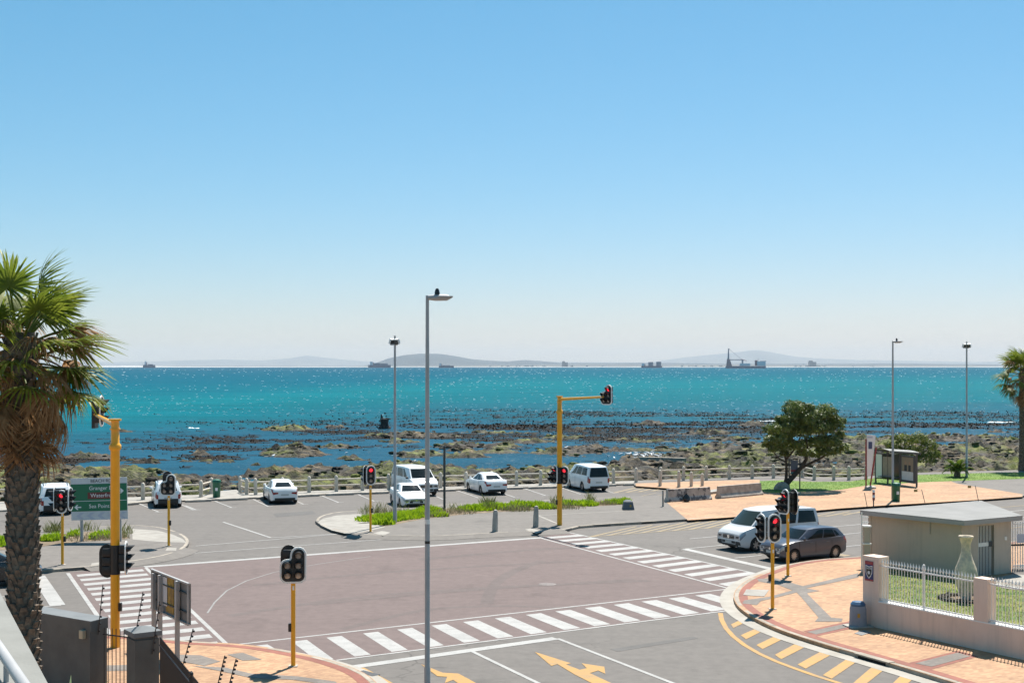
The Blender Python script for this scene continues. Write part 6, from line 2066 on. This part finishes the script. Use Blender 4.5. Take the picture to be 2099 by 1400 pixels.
for (x, y, r_) in [(-1.2, 1.4, .7), (-.5, 2.0, .75), (.3, 2.2, .7), (1.0, 1.7, .7), (1.5, 1.0, .55), (0, 1.2, .9), (-1.3, 2.3, .35), (.8, .8, .8), (-.8, .7, .7), (-1.7, 1.8, .35)]:
    cls.append(((x, random.uniform(-.6, .6), y), r_, r_, r_ * .9))
part('crown', leaf_clumps(cls, 8, 560, .08), M['shrub_leaf'], shr)
shr.scale = (1.25, 1.25, 1.22)
for k in range(3):
    part('stem', MB().tube([(0, 0, -1.2), (.1 * k - .1, .05, .3), (.5 * k - .5, .1, 1.2)], [.09, .07, .04], 6), M['bark'], shr)

# strap-leaf plant at the foot of the dark wall
ag = thing('strap_leaf_plant', 'green strap-leaved plant growing in front of the dark wall', 'plant', Vector((-10.35, 31.3, 0)))
M['agave'] = leafmat('agave_leaf', (.03, .07, .012), (.08, .14, .03), .2, 4)
for k in range(18):
    a = k * 2.4
    l_ = random.uniform(1.25, 1.9)
    d = Vector((math.cos(a), math.sin(a), 0))
    q = Vector((-d.y, d.x, 0))
    le, ri = [], []
    for i in range(7):
        f = i / 6
        w_ = .055 * math.sin(PI * min(1, f * .8 + .2)) + .003
        c = d * (l_ * .55 * f ** 1.3) + Vector((0, 0, l_ * (f - .28 * f * f)))
        le.append(c - q * w_)
        ri.append(c + q * w_)
    part('leaf', MB().grid([le, ri]), M['agave'], ag)

# ground cover and grasses in the beds
M['cover'] = leafmat('bright_ground_cover', (.19, .32, .008), (.36, .48, .02), .5, 1.6)
M['tall_grass'] = leafmat('bed_grass', (.11, .15, .03), (.25, .25, .10), .4, 2)
M['straw'] = leafmat('dry_grass', (.22, .18, .10), (.34, .29, .19), .3, 3)
def blades(spots, n, hmin, hmax, wd_, z, spread=.6):
    mb = MB()
    rr = random.Random(n + int(hmax * 100))
    for (px, py, rx, ry, k) in spots:
        c = gp(px, py, z)
        for i in range(int(n * k)):
            a = rr.random() * 2 * PI
            q_ = math.sqrt(rr.random())
            x, y = c.x + rx * q_ * math.cos(a), c.y + ry * q_ * math.sin(a)
            h = rr.uniform(hmin, hmax) * (1.0 - .55 * q_ ** 2)
            b_ = rr.random() * 2 * PI
            lx, ly = math.cos(b_) * h * spread, math.sin(b_) * h * spread
            w_ = wd_ * rr.uniform(.6, 1.3)
            t_ = rr.random() * PI
            cx_, cy_ = math.cos(t_) * w_, math.sin(t_) * w_
            mb.add([(x - cx_, y - cy_, z), (x + cx_, y + cy_, z), (x + lx * .45 + cx_ * .8, y + ly * .45 + cy_ * .8, z + h * .62), (x + lx, y + ly, z + h), (x + lx * .45 - cx_ * .8, y + ly * .45 - cy_ * .8, z + h * .62)], [(0, 1, 2, 3, 4)])
    return mb
sp_c = [(768, 1066, 1.1, 1.0, 1.0), (795, 1064, 1.2, 1.6, 1.3), (825, 1060, 1.2, 1.6, 1.2), (848, 1057, 1.1, 1.3, 1.0), (785, 1074, .7, .6, .6), (870, 1052, .9, 1.0, .8), (968, 1045, 1.0, 1.0, .9), (990, 1043, 1.1, 1.3, 1.1), (1020, 1041, 1.1, 1.1, .9), (1040, 1043, .7, .8, .6), (1078, 1038, .9, .7, .8), (1100, 1037, .9, .8, .8), (1120, 1042, .7, .6, .6), (1062, 1035, .6, .5, .4), (1165, 1034, .7, .7, .6), (1200, 1035, .85, .9, .9), (1262, 1032, .95, .6, .8), (1280, 1030, .5, .4, .4), (880, 1047, .8, .8, .5), (900, 1058, .6, .5, .35),
        (113, 1104, .6, .5, .3), (212, 1099, .7, .6, .4), (226, 1101, .5, .5, .3), (12, 1112, 1.0, 1.2, 1.2), (152, 1098, .4, .4, .2), (192, 1105, .3, .3, .1), (-30, 1118, 1.2, 1.2, 1.2), (100, 1108, .5, .4, .4)]
stuff('ground_cover', blades(sp_c, 620, .2, .46, .035, KH, .45), M['cover'], 'bright green succulent ground cover in the island planting beds', 'ground cover')
sp_g = [(765, 1052, 1.0, .5, .35), (1000, 1036, .55, .5, .8), (1003, 1045, .6, .5, .5), (1140, 1032, .5, .4, .3), (935, 1048, .8, .7, .3), (1210, 1026, .3, .3, .25), (1150, 1042, .8, .5, .3), (1062, 1047, .8, .5, .3), (108, 1090, .45, .4, .6), (183, 1087, .6, .4, .25), (245, 1093, .7, .6, .3), (250, 1101, .4, .4, .2), (790, 1048, 1.6, .4, .25)]
stuff('bed_grasses', blades(sp_g, 300, .3, .85, .012, KH, .5), M['tall_grass'], 'loose tall grasses among the ground cover of the islands', 'grass')
sp_s = [(930, 1052, 1.4, .8, .6), (1060, 1046, 1.2, .7, .6), (1150, 1042, 1.6, .6, .5), (1235, 1034, 1.0, .5, .5), (880, 1058, 1.2, .8, .5), (800, 1051, 1.6, .5, .4), (170, 1106, 1.4, .8, .5), (225, 1104, 1.0, .8, .4)]
stuff('dry_grasses', blades(sp_s, 420, .15, .45, .014, KH, .6), M['straw'], 'short straw coloured dry grass edging the planting beds', 'grass')
# short turf on the two lawns
def turf(poly, n, h, z, seed, m, name, label):
    rr = random.Random(seed)
    xs_ = [p.x for p in poly]; ys_ = [p.y for p in poly]
    def inside(x, y):
        c = False
        for i in range(len(poly)):
            a, b = poly[i], poly[i - 1]
            if (a.y > y) != (b.y > y) and x < (b.x - a.x) * (y - a.y) / (b.y - a.y) + a.x:
                c = not c
        return c
    mb = MB()
    k = 0
    while k < n:
        x, y = rr.uniform(min(xs_), max(xs_)), rr.uniform(min(ys_), max(ys_))
        k += 1
        if not inside(x, y):
            continue
        a = rr.random() * PI
        hh, w_ = h * rr.uniform(.5, 1.2), .012 if h < .08 else .03
        lx, ly = rr.uniform(-.7, .7) * hh, rr.uniform(-.7, .7) * hh
        mb.add([(x - math.cos(a) * w_, y - math.sin(a) * w_, z), (x + math.cos(a) * w_, y + math.sin(a) * w_, z), (x + lx, y + ly, z + hh)], [(0, 1, 2)])
    return stuff(name, mb, m, label, 'grass')
M['turf'] = leafmat('turf_blade', (.075, .12, .012), (.20, .20, .05), .3, .9)
turf(lawn_pts, 26000, .055, KH + .02, 2, M['turf'], 'lawn_turf', 'patchy short turf of the garden behind the picket fence')
M['turf2'] = leafmat('verge_blade', (.085, .19, .014), (.13, .23, .02), .35, .9)
turf(gps([(1557, 1006.5), (1557, 986), (1669, 987.4), (1740, 986.8), (1790, 980), (1882, 973.2), (1988, 969.9), (2092, 968.2), (2150, 966), (2150, 978), (2099, 981), (1960, 985.5), (1882, 988.5), (1774, 995), (1722, 1003.5), (1640, 1008), (1582, 1010)], KH), 24000, .07, KH + .01, 3, M['turf2'], 'verge_turf', 'bright green turf of the verge round the tree and bus shelter')

# ================================================================== FAR THINGS
M['ship_blue'] = mat('ship_blue_grey', (.15, .19, .26), rough=.6)  # ship colours paler and bluer, with distance haze put into them
M['ship_dark'] = mat('ship_dark_hull', (.10, .13, .20), rough=.6)
M['ship_white'] = mat('ship_white', (.60, .64, .68), rough=.6)
M['ship_red'] = mat('ship_red', (.24, .13, .15), rough=.6)
def sea_at(px, Y):
    return Vector(((px - CX) * Y / F_PX, Y, SEA_Z))
def hull(L_, Bm, D):
    pl = [(-.5, .35), (-.48, .5), (.36, .5), (.46, .28), (.5, 0)]
    pts = [(x * L_, y * Bm) for x, y in pl] + [(x * L_, -y * Bm) for x, y in pl[::-1][1:]]
    return MB().prism(pts, -2, D)
YS = 6765.0
k_ = YS / F_PX
cs = thing('crane_ship', 'large heavy-lift crane ship with tall mast anchored in the bay', 'ship', sea_at(1529, YS))
part('hull', hull(82 * k_, 38, 4.6 * k_), M['ship_dark'], cs)
part('crane_base', MB().add([(-40 * k_, -14, 4 * k_), (-29 * k_, -14, 4 * k_), (-33.5 * k_, -6, 19 * k_), (-38.5 * k_, -6, 19 * k_), (-40 * k_, 14, 4 * k_), (-29 * k_, 14, 4 * k_), (-33.5 * k_, 6, 19 * k_), (-38.5 * k_, 6, 19 * k_)], [(0, 1, 2, 3), (7, 6, 5, 4), (1, 5, 6, 2), (4, 0, 3, 7), (3, 2, 6, 7)]), M['ship_red'], cs)
part('crane_mast', MB().cyl((-36 * k_, 0, 18 * k_), (-35.5 * k_, 0, 39 * k_), 1.9 * k_, 1.1 * k_, 8), M['ship_blue'], cs)
part('mast_head', MB().box((-35.3 * k_, 0, 39.4 * k_), (3 * k_, 5, 2 * k_)), M['ship_dark'], cs)
part('boom', MB().box((-21 * k_, 0, 17.6 * k_), (26 * k_, 6, 1.6 * k_)), M['ship_dark'], cs)
part('boom_tip', MB().cyl((-10 * k_, 0, 18.5 * k_), (2 * k_, 0, 15.5 * k_), 1.0 * k_, .4 * k_, 6), M['ship_red'], cs)
part('boom_rest', MB().box((-7 * k_, 0, 11 * k_), (3 * k_, 10, 14 * k_)), M['ship_blue'], cs)
part('stay', MB().cyl((-34 * k_, 0, 39 * k_), (-9 * k_, 0, 18.6 * k_), .28 * k_, n=5), M['ship_blue'], cs)
part('deck_house', MB().box((-2 * k_, 0, 7.5 * k_), (20 * k_, 26, 5 * k_)), M['ship_white'], cs)
part('superstructure', MB().box((31 * k_, 0, 9.5 * k_), (17 * k_, 28, 9 * k_)), M['ship_white'], cs)
part('helideck', MB().box((35 * k_, 0, 14.6 * k_), (12 * k_, 24, .9 * k_)), M['ship_dark'], cs)
part('funnel', MB().box((21 * k_, 0, 11 * k_), (5 * k_, 9, 11 * k_)), M['ship_red'], cs)
part('bow_mast', MB().cyl((25 * k_, 0, 15 * k_), (25 * k_, 0, 21 * k_), .5 * k_, .2 * k_, 5), M['ship_blue'], cs)
def cargo(px, Y, wpx, hpx, label, blocks, house=-.36):
    k = Y / F_PX
    t = thing('cargo_ship', label, 'ship', sea_at(px, Y), 0, 'ships lying in the bay')
    part('hull', hull(wpx * k, wpx * k * .16, hpx * k * .45), M['ship_dark'], t)
    part('deck_house', MB().box((house * wpx * k, 0, hpx * k * .72), (wpx * k * .12, wpx * k * .12, hpx * k * .6)), M['ship_white'], t)
    part('funnel', MB().box(((house + .09) * wpx * k, 0, hpx * k * .62), (wpx * k * .04, wpx * k * .05, hpx * k * .5)), M['ship_red'], t)
    for x, w_, h in blocks:
        part('deck_cargo', MB().box((x * wpx * k, 0, hpx * k * (.42 + h / 2)), (w_ * wpx * k, wpx * k * .12, h * hpx * k)), M['ship_blue'], t)
    return t
cargo(1336, 8450, 43, 9, 'small cargo ship with two tall deck blocks between headland and crane ship', [(-.05, .22, .9), (.33, .22, .95)], -.42)
cargo(778, 9300, 46, 12, 'container ship lying close under the left foot of the headland', [(-.1, .3, .35), (.22, .3, .3)])
cargo(915, 8800, 31, 9, 'small coaster with three thin masts in front of the headland', [(.0, .5, .15)], -.40)
cargo(306, 8800, 25, 13, 'lone small ship far out near the white dunes', [(.1, .4, .15)], -.30)
M['far_build'] = mat('far_building', (.5, .51, .52), rough=.9)
M['far_build2'] = mat('far_building_dark', (.24, .26, .29), rough=.9)
rb_ = random.Random(12)
for k in range(34):
    px = rb_.choice([rb_.uniform(985, 1260), rb_.uniform(1000, 1180), rb_.uniform(1380, 1480), rb_.uniform(1580, 1800)])
    w_, h_ = rb_.uniform(2, 6), rb_.uniform(.6, 2.2)
    kk = 12450 / F_PX
    p = sea_at(px, 12420)
    solo('coast_building', MB().box((0, 0, h_ * kk * .5 + 3), (w_ * kk, 60, h_ * kk + 10)), M['far_build'], 'tiny pale building on the far shore', 'building', p, group='buildings on the far shore')
for px, w_, h_, lab in [(1158, 13, 11, 'broad grey block standing on the far shore right of the headland'), (1665, 15, 12, 'stepped dark tower block on the far shore right of the crane ship')]:
    kk = 12400 / F_PX
    t = thing('tower_block', lab, 'building', sea_at(px, 12380))
    part('slab', MB().box((0, 0, h_ * kk * .45), (w_ * kk * .9, 60, h_ * kk * .9)), M['far_build2'], t)
    part('upper_slab', MB().box((-w_ * kk * .2, 0, h_ * kk), (w_ * kk * .4, 50, h_ * kk * .25)), M['far_build2'], t)

# wreck boiler, slab and gulls on the rocks
wr = thing('wreck_boiler', 'rusted black ship boiler standing in the shallows among the kelp', 'wreck', Vector(((788 - CX) * 262 / F_PX, 262, SEA_Z)))
wm = mat('wreck_iron', (.012, .011, .011), (.03, .022, .018), 2, .8, bmp=.4)
bo = MB().lathe([(1.25, -.4), (1.2, .2), (.95, .5), (.85, 1.0), (.8, 1.7), (.85, 2.0), (.6, 2.05)], n=12)
bo.v = [(x * (1 + .12 * math.sin(5 * z + 2 * y)), y * (1 + .1 * math.cos(4 * z + x)), z) for x, y, z in bo.v]
part('shell', bo, wm, wr, smooth=40)
part('broken_plate', MB().add([(-.8, 0, 1.8), (-.2, 0, 1.9), (-.55, .05, 2.9), (-.72, .05, 2.85), (-.8, .15, 1.8), (-.2, .15, 1.9), (-.55, .12, 2.9)], [(0, 1, 2, 3), (4, 6, 5), (0, 3, 6, 4), (1, 5, 6, 2)]), wm, wr)
part('broken_plate', MB().box((.75, 0, 2.05), (.9, .4, .16), rot=Matrix.Rotation(R(12), 3, 'Y')), wm, wr)
p0, p1 = at(1311, 939, 168), at(1404, 941, 164)
mid_ = (p0 + p1) / 2
solo('concrete_slab', MB().box((0, 0, -.1), ((p1 - p0).length, .7, .55), bev=.05), M['kerb'], 'long fallen concrete beam lying on the rocks by the gulls', 'slab', mid_, (0, R(-1), math.atan2((p1 - p0).y, (p1 - p0).x)))
M['gull'] = mat('gull_white', (.8, .8, .8), (.6, .61, .62), 6, .8)
gm = MB().lathe([(.001, -.24), (.05, -.18), (.085, -.04), (.08, .06), (.045, .15), (.05, .19), (.035, .235), (.001, .25)], n=8)
gm.v = [(x, z, .16 + y * 1.0 + max(0, z) * .45) for x, z, y in [(a, c, b) for a, b, c in gm.v]]
gm.cyl((.03, 0, .12), (.03, 0, -.02), .01, n=4).cyl((-.03, 0, .12), (-.03, 0, -.02), .01, n=4)
gme = gm.mesh('gull', M['gull'], 60)
def terr(x, y):
    i, j = int(np.searchsorted(yy, y)), int(np.searchsorted(xs, x))
    return float(Z[min(i, ny - 1), min(j, nx - 1)])
for k in range(64):
    if k < 58:
        px, py = random.gauss(1318, 26), 931 + random.gauss(0, 4.2)
    else:
        px, py = random.choice([(710, 920), (848, 936), (1160, 916), (1275, 915), (1455, 890), (560, 925)])
    Yg = 11.4 * F_PX / (py - HY)
    x = (px - CX) * Yg / F_PX
    z = max(SEA_Z + .05, terr(x, Yg))
    gl_o = tag(link('gull', gme, None, (x, Yg, z + .02), (0, 0, random.random() * 6.28)), 'small white gull resting on the shore rocks', 'gull', 'gulls on the shore rocks')
    gl_o.scale = (1.5, 1.5, 1.5)
